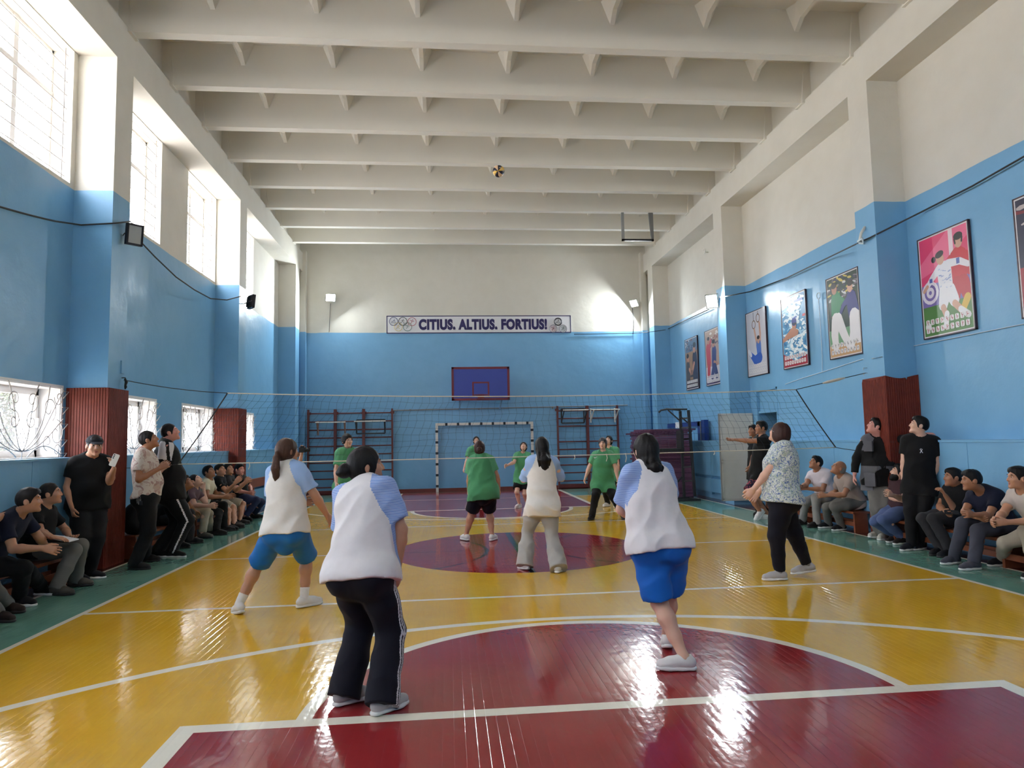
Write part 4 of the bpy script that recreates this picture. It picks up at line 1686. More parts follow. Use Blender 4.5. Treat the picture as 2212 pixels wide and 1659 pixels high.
# ---- the green team beyond the net
stand('woman with brown bun seen from behind in green jersey and black shorts', 10.83,
      dict(pv=(1044, 1062, 0), nk=(1038, 988, .04), hd=(1036, 968, .05), aL=(1007, 1156), aR=(1063, 1156),
           L=((1014, 1032, 1), (1012, 1058, 1)), R=((1074, 1031, 1), (1078, 1055, 1))),
      H=1.60, yaw=-3, look=lambda h: h + np.array([.1, 1, .1]), top=green, fem=True, g=1.18, skin='mid',
      bottom=dict(kind='shorts', mat=TRN, len=.92, flare=.112, ease=.022, stripe=STR, sw=.016), hair=('reddish', 'bun'), shoes=WSHOE, res=.0085, footL=(-.45, .9, 0), footR=(.4, .9, 0))
stand('woman with dark ponytail in green jersey and black shorts facing the net', 16.0,
      dict(pv=(1129, 1033, 0), nk=(1129, 980, 0), hd=(1131, 965, -.05), aL=(1139, 1088), aR=(1122, 1089),
           L=((1146, 1004, -1), (1150, 1016, -1)), R=((1110, 999, -1), (1096, 1005, -1))),
      H=1.58, yaw=-160, look=lambda h: lk(h, .9), top=green, fem=True, g=.98, skin='fair',
      bottom=dict(kind='shorts', mat=BLK, len=.75, flare=.115, ease=.03), hair=('dark', 'ponytail'), shoes=WSHOE, res=.011)
stand('dark haired woman in green jersey nearest the goal, behind the brown bun', 18.3,
      dict(pv=(1028, 1020, 0), nk=(1026, 967, 0), hd=(1029, 952, -.03), aL=(None, .12, 0), aR=(None, -.12, -.03),
           L=((1042, 993, -1), (1044, 1012, -1)), R=((1009, 993, -1), (1003, 1010, -1))),
      H=1.62, yaw=170, look=lambda h: lk(h, .8), top=green, fem=True, skin='fair', bottom=pants(BLK), hair=('black', 'tied'), shoes=WSHOE, res=.011)
stand('short haired woman in green jersey and black trousers before the wall bars', 12.3,
      dict(pv=(748, 1050, 0), nk=(752, 973, 0), hd=(750, 952, -.02), aL=(None, .14, -.02), aR=(None, -.16, -.05),
           L=((780, 1012, -1), (782, 1040, -1)), R=((726, 1015, -1), (726, 1042, -1))),
      H=1.72, yaw=150, look=lambda h: lk(h, .35, h + np.array([1.6, -2, .5])), top=green, fem=True, g=.92, skin='fair',
      bottom=pants(BLK), hair=('dark', 'fringe'), shoes=WSHOE, res=.009)
hsf = stand('woman in grey headscarf, green jersey and black trousers, feet apart', 13.6,
      dict(pv=(1302, 1046, 0), nk=(1303, 977, 0), hd=(1302, 958, -.04), aL=(1346, 1112), aR=(1279, 1113),
           L=((1330, 1011, -1), (1334, 1034, -1)), R=((1272, 1011, -1), (1265, 1031, -1))),
      H=1.64, yaw=-165, look=lambda h: lk(h, .2, h + np.array([-.8, -2, .2])), top=dict(green, hem=-.15), fem=True, g=1.12, skin='fair',
      bottom=pants(BLK, knee=.078, cuff=.064), hair=('dark', 'tied', 'scarf'), shoes=((24, 24, 26), 'd'), res=.009, belly=.03)
stand('woman in green jersey half hidden behind the headscarf', 15.75,
      dict(pv=(1319, 1028, 0), nk=(1317, 968, 0), hd=(1315, 952, -.03), aL=(1330, 1088), aR=(1313, 1086),
           L=((1334, 1003, -1), (1336, 1022, -1)), R=((1302, 1000, -1), (1300, 1018, -1))),
      H=1.64, yaw=-150, look=lambda h: lk(h, .7), top=green, fem=True, skin='fair', bottom=pants(BLK), hair=('black', 'tied'), shoes=WSHOE, res=.011)
ph = stand('person in dark clothes holding up a camera, mostly hidden behind the brown ponytail', 13.0,
      dict(pv=(624, 1048, 0), nk=(624, 988, 0), hd=(630, 969, -.05), aL=(None, -.10, .10), aR=(None, .06, -.08),
           L=((614, 1012, -1), (640, 985, 1)), R=((646, 1008, -1), (652, 978, 1))),
      H=1.64, yaw=60, look=lambda h: h + np.array([1, -.2, .05]), top=tee(BLK), skin='mid', bottom=pants(BLK2), hair=('dark', 'short'), shoes=DSHOE, res=.011)

# ---- standing along the left wall
cap = stand('man in black cap and black polo raising a white phone beside the clad pillar', 9.05,
      dict(pv=(190, 1092, 0), nk=(196, 988, 0), hd=(204, 963, -.08), aL=(193, 1234), aR=(164, 1240),
           L=((236, 1040, -1), (246, 1012, -1)), R=((146, 1052, -1), (155, 1096, -1))),
      H=1.77, yaw=132, look=lambda h: h + np.array([.75, -.9, -.10]), top=polo(BLK, hem=-.04), g=1.24, belly=.03, skin='mid',
      bottom=pants(BLK2, knee=.078, cuff=.072), hair=('dark', 'short', 'cap'), shoes=((24, 24, 30), 'w'), res=.0085, footL=(1, -.1, 0), footR=(.9, -.35, 0),
      handL=((-.1, -.15, 1), (-.9, -.4, 0), .7))
camo = stand('man in pale camouflage shirt with keys hanging at his black trousers', 9.62,
      dict(pv=(318, 1076, 0), nk=(311, 976, 0), hd=(321, 950, -.03), aL=(313, 1200), aR=(291, 1216),
           L=((334, 1040, 1), (352, 1012, 1)), R=((300, 1040, -1), (344, 1012, -1))),
      H=1.77, yaw=78, look=lambda h: lk(h, .75, h + np.array([2, .6, 1.0])), top=polo(CAMO, hem=.015, slr=.074, ease=.020), g=1.14, belly=.03, skin='tan',
      bottom=pants(BLK2, knee=.078, cuff=.074), hair=('dark', 'buzz'), shoes=DSHOE, res=.0085, footL=(1, .1, 0), footR=(1, -.05, 0), curl=1.0)


def bwpaint(P, r, d):
    for sh, el, sd in ((d['sL'], d['eL'], -1), (d['sR'], d['eR'], 1)):
        a = unit(el - sh)
        t = (P - sh) @ a
        near = (np.linalg.norm(P - sh - t[:, None] * a, axis=1) < .105) & (t > -.06) & (t < .20) & (((P - d['C']) @ (d['l'] * sd)) > .55 * d['shw'])
        r[near] = 2
        r[near & (np.abs((P - sh) @ d['f'] - .01) < .022)] = 0
    return r


bw = stand('tall man in black tracksuit with white shoulder patches looking up', 10.55,
      dict(pv=(368, 1066, 0), nk=(357, 956, 0), hd=(367, 934, -.02), aL=(340, 1190), aR=(371, 1190),
           L=((378, 1018, 1), (372, 1066, 1)), R=((348, 1026, -1), (350, 1076, -1))),
      H=1.90, yaw=66, look=lambda h: lk(h, .75, h + np.array([2, .6, .9])), top=tee(BLK, hem=-.08, more=[STR], paint=bwpaint, name='track_top', sleeve=1.8), g=1.22, belly=.02, skin='rosy',
      bottom=pants(BLK2, knee=.080, cuff=.072, stripe=STR, sw=.010), hair=('dark', 'buzz'), shoes=((22, 22, 24), 'w'), res=.0088, footL=(1, -.15, 0), footR=(1, -.2, 0))

# ---- seated on the left bench
BX = -5.60
seat('seated man at the edge of the frame, only grey trouser leg and brown shoe showing', (BX, 6.62, .468),
     dict(nk=at(-62, 1130, Y=6.62) if 0 else (-62, 1120), hd=(-45, 1088), aL=(14, 1304), aR=(-6, 1322), L=((-50, 1200, 1), (-5, 1205, 1)), R=((-60, 1215, -1), (-8, 1220, -1))),
     yaw=88, top=polo(CHAR), skin='mid', bottom=pants(GREYT), hair=('dark', 'short'), shoes=((44, 32, 28), 'd'), res=.011, footR=(1, -.3, 0), footL=(1, -.2, 0))
seat('seated man in navy tee and black trousers leaning on his knees with clasped hands', (BX - .02, 7.30, .468),
     dict(nk=(38, 1110), hd=(62, 1081, -.05), aL=(91, 1268), aR=(42, 1290), L=((84, 1160, 1), (100, 1180, 1)), R=((28, 1186, -1), (92, 1184, -1))),
     yaw=84, look=lambda h: h + np.array([1, .35, .02]), top=tee(NAV, sleeve=.68), g=1.06, skin='mid', bottom=pants(BLK2, knee=.078, cuff=.066, drop=-.04), hair=('dark', 'short'),
     shoes=BSHOE, res=.0078, footR=(1, -.25, 0), footL=(1, -.1, 0), handR=((1, .1, -.25), (0, .9, -.3), .5), handL=((1, -.1, -.35), (0, -.9, -.2), .6))
bk = seat('seated man in black polo writing in an open notebook on his knees', (BX, 8.22, .468),
     dict(nk=(93, 1097), hd=(109, 1066, -.05), aL=(163, 1250), aR=(123, 1268), L=((141, 1144, 1), (150, 1158, -1)), R=((88, 1150, -1), (112, 1160, -1))),
     yaw=84, look=lambda h: h + np.array([1, .25, .10]), top=polo(BLK, sleeve=.68), g=1.0, skin='mid', bottom=pants(GREYT, knee=.076, cuff=.072), hair=('dark', 'buzz'),
     shoes=BROWN, res=.0078, footR=(1, -.15, 0), footL=(1, 0, 0), handR=((.9, .2, -.2), (0, .1, -1), .35), handL=((.6, -.6, -.1), (.1, .1, 1), .5))
seat('seated man in black tee, hand hanging off his knee, beside the black tracksuit', (BX, 11.55, .468),
     dict(nk=(392, 1062), hd=(400, 1044, -.05), aL=(411, 1163), aR=(386, 1172), L=((408, 1090, 1), (420, 1104, 1)), R=((401, 1092, -1), (409, 1113, -1))),
     yaw=86, look=lambda h: lk(h, .8), top=tee(BLK), skin='tan', bottom=pants(CHAR), hair=('dark', 'short'), shoes=((36, 36, 40), 'd'), socks='white', res=.009)
seat('seated man in mauve polo and beige trousers, one hand raised to his chin', (BX, 12.4, .468),
     dict(nk=(418, 1054), hd=(422, 1039, -.05), aL=(453, 1144), aR=(437, 1152), L=((444, 1086, 1), (440, 1058, 1)), R=((421, 1092, -1), (450, 1093, -1))),
     yaw=84, look=lambda h: lk(h, .95), top=polo(MAUVE), skin='fair', bottom=pants(BEIGE, drop=-.02), hair=('dark', 'buzz'), shoes=BROWN, res=.009)
seat('seated man in cream polo and black trousers with hands joined', (BX, 13.2, .468),
     dict(nk=(450, 1037), hd=(451, 1020, -.05), aL=(484, 1138), aR=(468, 1145), L=((466, 1066, 1), (492, 1070, 1)), R=((448, 1073, -1), (488, 1074, -1))),
     yaw=84, look=lambda h: lk(h, .7), top=polo(CREAM), skin='tan', bottom=pants(BLK2), hair=('black', 'short'), shoes=DSHOE, res=.009, g=1.05)
seat('seated man in black tee and beige shorts clapping, third from the far pillar', (BX, 13.86, .468),
     dict(nk=(476, 1032), hd=(475, 1016, -.05), aL=(505, 1132), aR=(494, 1136), L=((490, 1056, 1), (510, 1040, 1)), R=((490, 1062, -1), (508, 1044, -1))),
     yaw=84, look=lambda h: lk(h, .6), top=tee(BLK), skin='mid', bottom=dict(kind='shorts', mat=BEIGE, len=.95, flare=.095), hair=('black', 'short'), shoes=DSHOE, res=.009)
seat('seated man in charcoal tee with bare shins and dark sandals', (BX, 14.50, .468),
     dict(nk=(495, 1030), hd=(493, 1014, -.05), aL=(518, 1124), aR=(508, 1129), L=((508, 1058, 1), (528, 1042, 1)), R=((510, 1060, -1), (530, 1044, -1))),
     yaw=84, look=lambda h: lk(h, .6), top=tee(CHAR), skin='mid', bottom=dict(kind='shorts', mat=BEIGE, len=.95, flare=.095), hair=('black', 'short'), shoes=DSHOE, res=.009)
seat('seated man in black tee and dark jeans nearest the far pillar', (-5.42, 15.12, .468),
     dict(nk=(517, 1030), hd=(517, 1014, -.06), aL=(549, 1111), aR=(529, 1117), L=((540, 1052, 1), (543, 1064, -1)), R=((512, 1060, -1), (536, 1064, -1))),
     yaw=100, look=lambda h: h + np.array([1, -.5, 0]), top=tee(BLK), skin='rosy', bottom=pants(JEAN2, drop=-.04), hair=('black', 'short'), shoes=((24, 22, 24), 'd'), res=.009, g=1.06)

# ---- along the right wall
RX = 5.62
d1 = stand('man in black tee and patterned shorts stretching one arm out beside the white door', 12.5,
      dict(pv=(1640, 1025, 0), nk=(1647, 945, 0), hd=(1645, 924, 0), aL=(1641, 1104, -.05), aR=(1660, 1112),
           L=((1598, 953, -1), (1570, 948, 1)), R=((1668, 980, 1), (1666, 1010, 1))),
      H=1.82, yaw=-95, look=lambda h: h + np.array([-1, .1, .05]), top=tee(BLK), skin='tan', bottom=dict(kind='shorts', mat=ORNG, len=.95, flare=.105), hair=('black', 'short'),
      shoes=WSHOE, res=.009, footL=(-.75, -.3, -.6), handL=((-1, 0, .05), (0, -.6, .8), .12))
stand('man in black tee standing behind the outstretched arm', 13.4,
      dict(pv=(1634, 1026, 0), nk=(1634, 948, 0), hd=(1627, 930, -.03), aL=(1640, 1104), aR=(1652, 1102),
           L=((1622, 990, -1), (1618, 1014, -1)), R=((1640, 990, 1), (1622, 982, 1))),
      H=1.70, yaw=-110, look=lambda h: h + np.array([-1, -.4, .02]), top=tee(BLK), skin='tan', bottom=pants(BLK2), hair=('black', 'short'), shoes=DSHOE, res=.011)
sw1 = seat('seated man in white polo and light grey trousers holding a dark phone', (RX, 11.48, .468),
     dict(nk=(1768, 1018), hd=(1763, 1000, -.05), aL=(1765, 1128), aR=(1734, 1122), L=((1777, 1058, -1), (1738, 1055, -1)), R=((1741, 1047, -1), (1728, 1053, -1))),
     yaw=-112, look=lambda h: lk(h, .6), top=polo(WPOLO), skin='tan', bottom=pants(GREYL), hair=('black', 'short'), shoes=DSHOE, res=.0085, footL=(-1, -.2, 0), footR=(-1, -.3, 0))
sw2 = seat('seated bald man in taupe shirt and grey trousers on the bench end', (RX + .03, 10.72, .468),
     dict(nk=(1822, 1030), hd=(1812, 1011, -.03), aL=(1818, 1134), aR=(1789, 1129), L=((1823, 1069, -1), (1784, 1070, -1)), R=((1806, 1062, 1), (1780, 1074, 1))),
     yaw=-92, look=lambda h: lk(h, .85), top=polo(TAUPE), skin='tan', bottom=pants(GREYT), hair=('grey', 'bald'), shoes=BSHOE, res=.0085, footL=(-1, -.25, 0), footR=(-1, -.2, 0))


vest = stand('large man in grey pocketed vest resting an arm behind his neighbour', 9.85,
      dict(pv=(1905, 1040, 0), nk=(1899, 944, 0), hd=(1892, 921, -.04), aL=(1910, 1152), aR=(1897, 1150),
           L=((1957, 948, -1), (1998, 938, 1)), R=((1846, 996, -1), (1846, 1026, -1))),
      H=1.76, yaw=-152, look=lambda h: lk(h, .8), top=tee(BLK, sleeve=1.85, hem=-.06, vest=VESTG, name='sweater', ease=.018), g=1.40, belly=.05, skin='rosy',
      bottom=pants(CL['vest_grey'] if 0 else GREYT, knee=.084, cuff=.078, folds=.014), hair=('black', 'short'), shoes=((186, 182, 172), 'w', 1), res=.0082,
      footL=(-.5, -.35, 0), footR=(-.93, -.35, .12), handL=((.9, -.1, -.05), (0, -.5, -.9), .5), curl=.5)
teem = stand('young man in black sports tee with hands in his trouser pockets', 8.98,
      dict(pv=(1986, 1052, 0), nk=(1989, 944, 0), hd=(1986, 919, -.03), aL=(1990, 1172), aR=(1969, 1174),
           L=((2024, 1006, -1), (2008, 1046, -1)), R=((1952, 1005, -1), (1952, 1046, -1))),
      H=1.79, yaw=-140, look=lambda h: lk(h, .55), top=tee(NAV if 0 else BLK, hem=-.10), g=1.0, skin='fair', bottom=pants(BLK2, knee=.076, cuff=.060), hair=('black', 'short'),
      shoes=((28, 30, 40), 'w'), res=.0075, footL=(-.9, -.45, 0), footR=(-.97, -.3, 0))
seat('seated bearded man in maroon tee and blue jeans with folded arms', (5.53, 9.40, .468),
     dict(nk=(1951, 1036), hd=(1943, 1021, -.03), aL=(1952, 1162), aR=(1938, 1158), L=((1950, 1078, -1), (1928, 1070, -1)), R=((1926, 1074, -1), (1950, 1082, -1))),
     yaw=-96, look=lambda h: lk(h, .6), top=tee(MAROON), skin='fair', bottom=pants(JEAN, drop=-.05), hair=('black', 'short'), beard=True, shoes=((44, 36, 34), 'w'), socks='grey', res=.0085,
     footL=(-1, -.3, 0), footR=(-1, -.25, 0))
s3 = seat('seated man in black polo holding his chin and a phone', (RX, 8.48, .468),
     dict(nk=(2072, 1052), hd=(2059, 1031, -.03), aL=(2052, 1188), aR=(2032, 1184), L=((2064, 1108, -1), (2042, 1070, -1)), R=((2030, 1094, -1), (2042, 1106, -1))),
     yaw=-98, look=lambda h: lk(h, .25, h + np.array([-2, .5, .5])), top=polo(BLK), skin='tan', bottom=pants(CHAR), hair=('black', 'short'), shoes=((24, 26, 32), 'd'), socks='grey', res=.0078,
     footL=(-1, -.2, 0), footR=(-1, -.3, 0), handL=((-.5, 0, .8), (-.6, .4, -.4), 1.0))
seat('seated man in navy polo leaning forward with arms crossed on slate trousers', (RX - .02, 7.72, .468),
     dict(nk=(2124, 1062), hd=(2099, 1037, -.05), aL=(2104, 1214), aR=(2061, 1202), L=((2136, 1114, -1), (2104, 1112, -1)), R=((2084, 1106, -1), (2112, 1118, -1))),
     yaw=-96, look=lambda h: h + np.array([-1, .35, -.05]), top=polo(NAV), skin='tan', bottom=pants(SLATE, knee=.076), hair=('black', 'short'), shoes=((72, 72, 84), 'w'), res=.0078, g=1.04,
     footL=(-1, -.12, 0), footR=(-1, -.2, 0))
seat('smiling seated man in pale shirt and beige trousers with joined hands', (RX, 7.0, .468),
     dict(nk=(2214, 1062), hd=(2200, 1032, -.03), aL=(2240, 1232), aR=(2164, 1206), L=((2236, 1126, -1), (2178, 1128, -1)), R=((2168, 1108, -1), (2150, 1124, -1))),
     yaw=-92, look=lambda h: h + np.array([-1, .25, .02]), top=polo(PALE), skin='mid', bottom=pants(BEIGE, drop=-.04), hair=('dark', 'short'), shoes=BSHOE, socks='white', res=.0078, g=1.08,
     footL=(-1, -.15, 0), footR=(-1, -.15, 0))
seat('seated person past the frame edge, only a hand showing at the right', (RX, 6.2, .468),
     dict(nk=(2330, 1085), hd=(2312, 1050), aL=(2300, 1310), aR=(2268, 1290), L=((2300, 1180, -1), (2222, 1232, -1)), R=((2290, 1165, 1), (2240, 1190, -1))),
     yaw=-90, top=polo(CHAR), skin='rosy', bottom=pants(SLATE), hair=('dark', 'short'), shoes=DSHOE, res=.010, handL=((-.6, -.2, -.75), (-.2, .8, -.2), .5))
if DEBUG:
    for r_ in REPORT:
        print('REP', r_)
# ================================================================== sports fittings and fixtures
from mathutils.bvhtree import BVHTree


def hit(obj, u, v):
    """Where the sight line through a pixel meets a garment."""
    vs = [obj.matrix_world @ x.co for x in obj.data.vertices] if False else [Vector(obj.parent.location) + x.co for x in obj.data.vertices]
    t = BVHTree.FromPolygons(vs, [tuple(p.vertices) for p in obj.data.polygons])
    p, n, i, d = t.ray_cast(Vector(CAM), Vector(unit(ray(u, v))))
    return (np.array(p), np.array(n)) if p is not None else (None, None)


def catenary(a, b, sag, k=14):
    a, b = np.array(a, float), np.array(b, float)
    return [a + (b - a) * i / k - np.array([0, 0, sag * 4 * (i / k) * (1 - i / k)]) for i in range(k + 1)]


CORD = mat('net_cord', rgb(38, 52, 70), 0.7, 0.05)
TAPE = mat('net_rope', rgb(214, 206, 190), 0.7, 0.15, 40)
WIRE = mat('black_cable', rgb(40, 40, 44), 0.6, 0.05)
WCORD = mat('white_cord', rgb(208, 222, 230), 0.6, 0.05)
FRED = mat('frame_red', rgb(112, 36, 52), 0.5, 0.1, 20)
BBLUE = mat('board_blue', rgb(46, 66, 160), 0.4, 0.06, 4)
LADDER = mat('wall_bar_red', rgb(104, 46, 44), 0.45, 0.2, 12)
WHT = mat('white_paint', rgb(222, 220, 212), 0.5, 0.06)
BLKP = mat('black_paint', rgb(24, 26, 34), 0.5, 0.05)
PADB = mat('blue_padding', rgb(26, 56, 128), 0.5, 0.08)
LAMP = mat('lamp_glow', (0.92, 0.97, 1.0, 1), 0.3, 0, emit=26.0)
LENS = mat('lamp_lens_off', rgb(176, 180, 176), 0.2, 0.03)
GREYP = mat('grey_paint', rgb(120, 120, 120), 0.5, 0.1, 15)

# ---- the net
net = empty('volleyball_net', (0, YC, 0), 'volleyball net of dark cord strung across the hall with white ropes', 'net')
TL, TR = np.array([-4.12, YC, 2.33]), np.array([4.37, YC, 2.275])
BL, BR = np.array([-4.78, YC, 1.335]), np.array([4.96, YC, 1.372])
top_pt = lambda s: TL + (TR - TL) * s - np.array([0, 0, .075 * 4 * s * (1 - s)])
bot_pt = lambda s: BL + (BR - BL) * s - np.array([0, 0, .02 * 4 * s * (1 - s)])
here(MB().tube([top_pt(i / 40) for i in range(41)], .0085, 6).build('top_rope', TAPE, smooth=True), net)
here(MB().tube([bot_pt(i / 40) for i in range(41)], .0075, 6).build('bottom_rope', TAPE, smooth=True), net)
for a, b in ((TL, BL), (TR, BR)):
    here(MB().tube(catenary(a, b, .02), .009, 6).build('side_rope', WIRE, smooth=True), net)
mb = MB()
NV, NH = 86, 10
wav = lambda i, j: np.array([.018 * math.sin(j * 1.9 + i * .21) + .012 * math.sin(i * .9), .02 * math.sin(i * .35 + j), .012 * math.sin(i * .55 + j * 1.3)])
node = lambda i, j: top_pt(i / NV) * (1 - j / NH) + bot_pt(i / NV) * (j / NH) + (wav(i, j) if 0 < j < NH and 0 < i < NV else 0)
for i in range(1, NV):
    mb.tube([node(i, j) for j in range(NH + 1)], .0016, 3)
for j in range(1, NH):
    mb.tube([node(i, j) for i in range(NV + 1)], .0016, 3)
o = here(mb.build('netting', CORD), net)
o['kind'] = 'stuff'
for s, ln in ((.10, .09), (.24, .10), (.58, .06), (.63, .10), (.66, .12), (.80, .05)):
    p = bot_pt(s)
    here(MB().tube([p + (0, -.012, .012), p + (.012, -.014, -ln * .5), p + (-.006, -.012, -ln)], .006, 5).build('tie', TAPE), net)
LH, RH = np.array([-5.52, 9.99, 2.53]), np.array([5.52, 10.03, 2.52])
here(MB().tube(catenary(TL, LH, .03), .006, 5).build('guy_rope', WIRE), net)
here(MB().tube(catenary(TR, RH, .0), .006, 5).build('guy_rope', WIRE), net)
here(MB().tube([TR + (RH - TR) * s for s in (.38, .45, .62, .70)], [.010, .022, .022, .010], 8).build('strainer', TAPE, smooth=True), net)
here(MB().tube(catenary(BL, np.array([-5.70, 10.16, 1.30]), .02), .005, 5).build('guy_rope', WIRE), net)
here(MB().tube(catenary(BR, np.array([5.50, 10.02, 1.30]), .01), .005, 5).build('guy_rope', WIRE), net)

r = empty('rope_cleat', (-5.5, 10.0, 2.5), 'small black rope knot on the left pillar above its cladding', 'hook')
mb = MB()
mb.box(-5.56, -5.53, 9.94, 10.04, 2.62, 2.80)
here(mb.build('back_plate', WALL), r)
here(MB().tube([(-5.55, 9.99, 2.56), (-5.50, 9.99, 2.56), (-5.49, 9.99, 2.52)], .008, 5).build('pin', BLACK), r)
here(MB().tube([(-5.50, 9.98, 2.55), (-5.485, 9.99, 2.50), (-5.50, 10.0, 2.46), (-5.49, 9.985, 2.43), (-5.50, 9.99, 2.40)], [.012, .022, .016, .02, .008], 7).build('knot', BLACK, smooth=True), r)
r = empty('rope_cleat', (5.5, 10.03, 2.5), 'pair of steel rope hooks on the pillar above the cladding, over the vested man', 'hook')
for zz in (2.52, 2.60):
    here(MB().tube([(5.56, 10.03, zz), (5.49, 10.03, zz), (5.49, 10.03, zz - .035)], .006, 5).build('hook_rod', STEEL), r)

# ---- volleyball in the air, one on the floor
def ball_at(name, p, rad, cols, label, cat='ball', rot=(0, 0, 0)):
    root = empty(name, p, label, cat)
    R_ = Matrix.Rotation(rot[2], 3, 'Z') @ Matrix.Rotation(rot[0], 3, 'X') @ Matrix.Rotation(rot[1], 3, 'Y')
    k = 8
    for i in range(k):
        vs, fs = [], []
        n1, n2 = 14, 5
        for a in range(n1 + 1):
            th = PI * a / n1
            tw = 1.5 * math.sin(th * .5 + .2)
            for b in range(n2 + 1):
                w = b / n2
                ph = 2 * PI * (i + .02 + .96 * w) / k + tw
                rr = rad * (1 - .028 * (abs(2 * w - 1) ** 6))
                vs.append(R_ @ Vector((rr * math.sin(th) * math.cos(ph), rr * math.sin(th) * math.sin(ph), rr * math.cos(th))))
        for a in range(n1):
            for b in range(n2):
                q = a * (n2 + 1) + b
                fs.append((q, q + n2 + 1, q + n2 + 2, q + 1))
        mesh_obj('panel', vs, fs, cols[i % len(cols)], root, smooth=True)
    return root


YELB = mat('ball_yellow', rgb(226, 180, 70), 0.4, 0.04)
NAVB = mat('ball_navy', rgb(26, 28, 50), 0.35, 0.04)
PINB = mat('ball_buff', rgb(222, 186, 150), 0.4, 0.04)
GRNB = mat('ball_green', rgb(44, 96, 66), 0.4, 0.04)
bp = at(1077, 370, Y=11.6)
vb = ball_at('volleyball', bp, .105, [NAVB, YELB, NAVB, PINB], 'navy and yellow volleyball high in the air over the net', rot=(-1.25, .35, .2))
tc = bpy.data.curves.new('ball_print', 'FONT')
tc.body = 'FOX'
tc.size = .05
to = bpy.data.objects.new('ball_print', tc)
COL.objects.link(to)
bpy.context.view_layer.update()
me = bpy.data.meshes.new_from_object(to.evaluated_get(bpy.context.evaluated_depsgraph_get()))
bpy.data.objects.remove(to)
ca, sa = math.cos(-.62), math.sin(-.62)
vs = []
for v in me.vertices:
    x, y = (v.co.x - .045), (v.co.y - .017)
    a, b = x * ca - y * sa + .042, x * sa + y * ca + .004
    vs.append((a, -math.sqrt(max(1e-6, .1065 ** 2 - a * a - b * b)), b))
mesh_obj('ball_print', vs, [tuple(p.vertices) for p in me.polygons], WHT, vb)

# ---- backboard
bbY = 21.05
c0, c1 = at(975, 793, Y=bbY), at(1101.5, 864, Y=bbY)
X0, X1, Z0, Z1 = c0[0], c1[0], c1[2], c0[2]
r = empty('basketball_backboard', ((X0 + X1) / 2, bbY, Z0), 'blue basketball backboard with dark red border and ring on the far wall', 'backboard')
here(MB().box(X0, X1, bbY, bbY + .03, Z0, Z1).build('board', BBLUE), r)
fr = MB()
w = .07
fr.box(X0, X1, bbY - .012, bbY + .035, Z1 - w, Z1).box(X0, X1, bbY - .012, bbY + .035, Z0, Z0 + w)
fr.box(X0, X0 + w, bbY - .012, bbY + .035, Z0, Z1).box(X1 - w, X1, bbY - .012, bbY + .035, Z0, Z1)
here(fr.build('border', FRED), r)
xm = (X0 + X1) / 2
fr = MB()
qw = .265
fr.box(xm - qw, xm + qw, bbY - .004, bbY + .001, Z0 + .53, Z0 + .58).box(xm - qw, xm - qw + .05, bbY - .004, bbY + .001, Z0 + .12, Z0 + .53).box(xm + qw - .05, xm + qw, bbY - .004, bbY + .001, Z0 + .12, Z0 + .53)
here(fr.build('target_square', FRED), r)
ring = MB().tube([(xm + .225 * math.cos(a), bbY - .30 + .225 * math.sin(a), Z0 + .15) for a in [2 * PI * i / 28 for i in range(28)]], .010, 6, True)
here(ring.build('ring', FRED, smooth=True), r)
here(MB().box(xm - .10, xm + .10, bbY - .06, bbY, Z0 + .05, Z0 + .17).bar((xm - .08, bbY - .05, Z0 + .14), (xm - .12, bbY - .12, Z0 + .15), .02).bar((xm + .08, bbY - .05, Z0 + .14), (xm + .12, bbY - .12, Z0 + .15), .02).build('ring_mount', FRED), r)
for sx in (-.65, .65):
    mb = MB()
    mb.bar((xm + sx, bbY + .02, Z0 + .3), (xm + sx, FARY - .01, Z0 + .12), .05).bar((xm + sx, bbY + .02, Z0 + .85), (xm + sx, FARY - .01, Z0 + .7), .05)
    mb.bar((xm + sx, bbY + .05, Z0 + .05), (xm + sx, FARY - .01, Z0 - .22), .05)
    here(mb.build('bracket', WALL), r)

# ---- wall bars on the far wall
def wall_bars(xs, rows, label, base):
    root = empty('wall_bars', ((xs[0] + xs[-1]) / 2, FARY - .1, 0), label, 'wall bars', 'wall bars on the far wall')
    for i, x in enumerate(xs):
        wd = .05 if i in (0, len(xs) - 1) else .085
        m_ = MB().box(x - wd / 2, x + wd / 2, FARY - .20, FARY - .08, 0.0, 2.66)
        m_.box(x - wd / 2 - .03, x + wd / 2 + .03, FARY - .08, FARY - .002, 2.50, 2.58).box(x - wd / 2 - .03, x + wd / 2 + .03, FARY - .08, FARY - .002, .35, .43)
        here(m_.build('post', LADDER), root)
    for a, b in zip(xs, xs[1:]):
        for z in rows:
            here(MB().tube([(a + .02, FARY - .15, z), (b - .02, FARY - .15, z)], .021, 7).build('rung', LADDER, smooth=True), root)
        here(MB().box(a, b, FARY - .19, FARY - .10, .02, base).build('base_board', LADDER), root)
    return root


wall_bars([-5.36, -4.53, -3.65, -2.76], [.22, .48, .73, .98, 1.24, 1.50, 1.76, 2.01, 2.27, 2.53], 'dark red wooden wall bars of three bays left of the goal', .12)
wall_bars([2.54, 3.52, 4.52], [.24, .5, .75, 1.0, 1.25, 1.5, 2.0, 2.25, 2.5], 'dark red wooden wall bars of two bays right of the goal', .14)


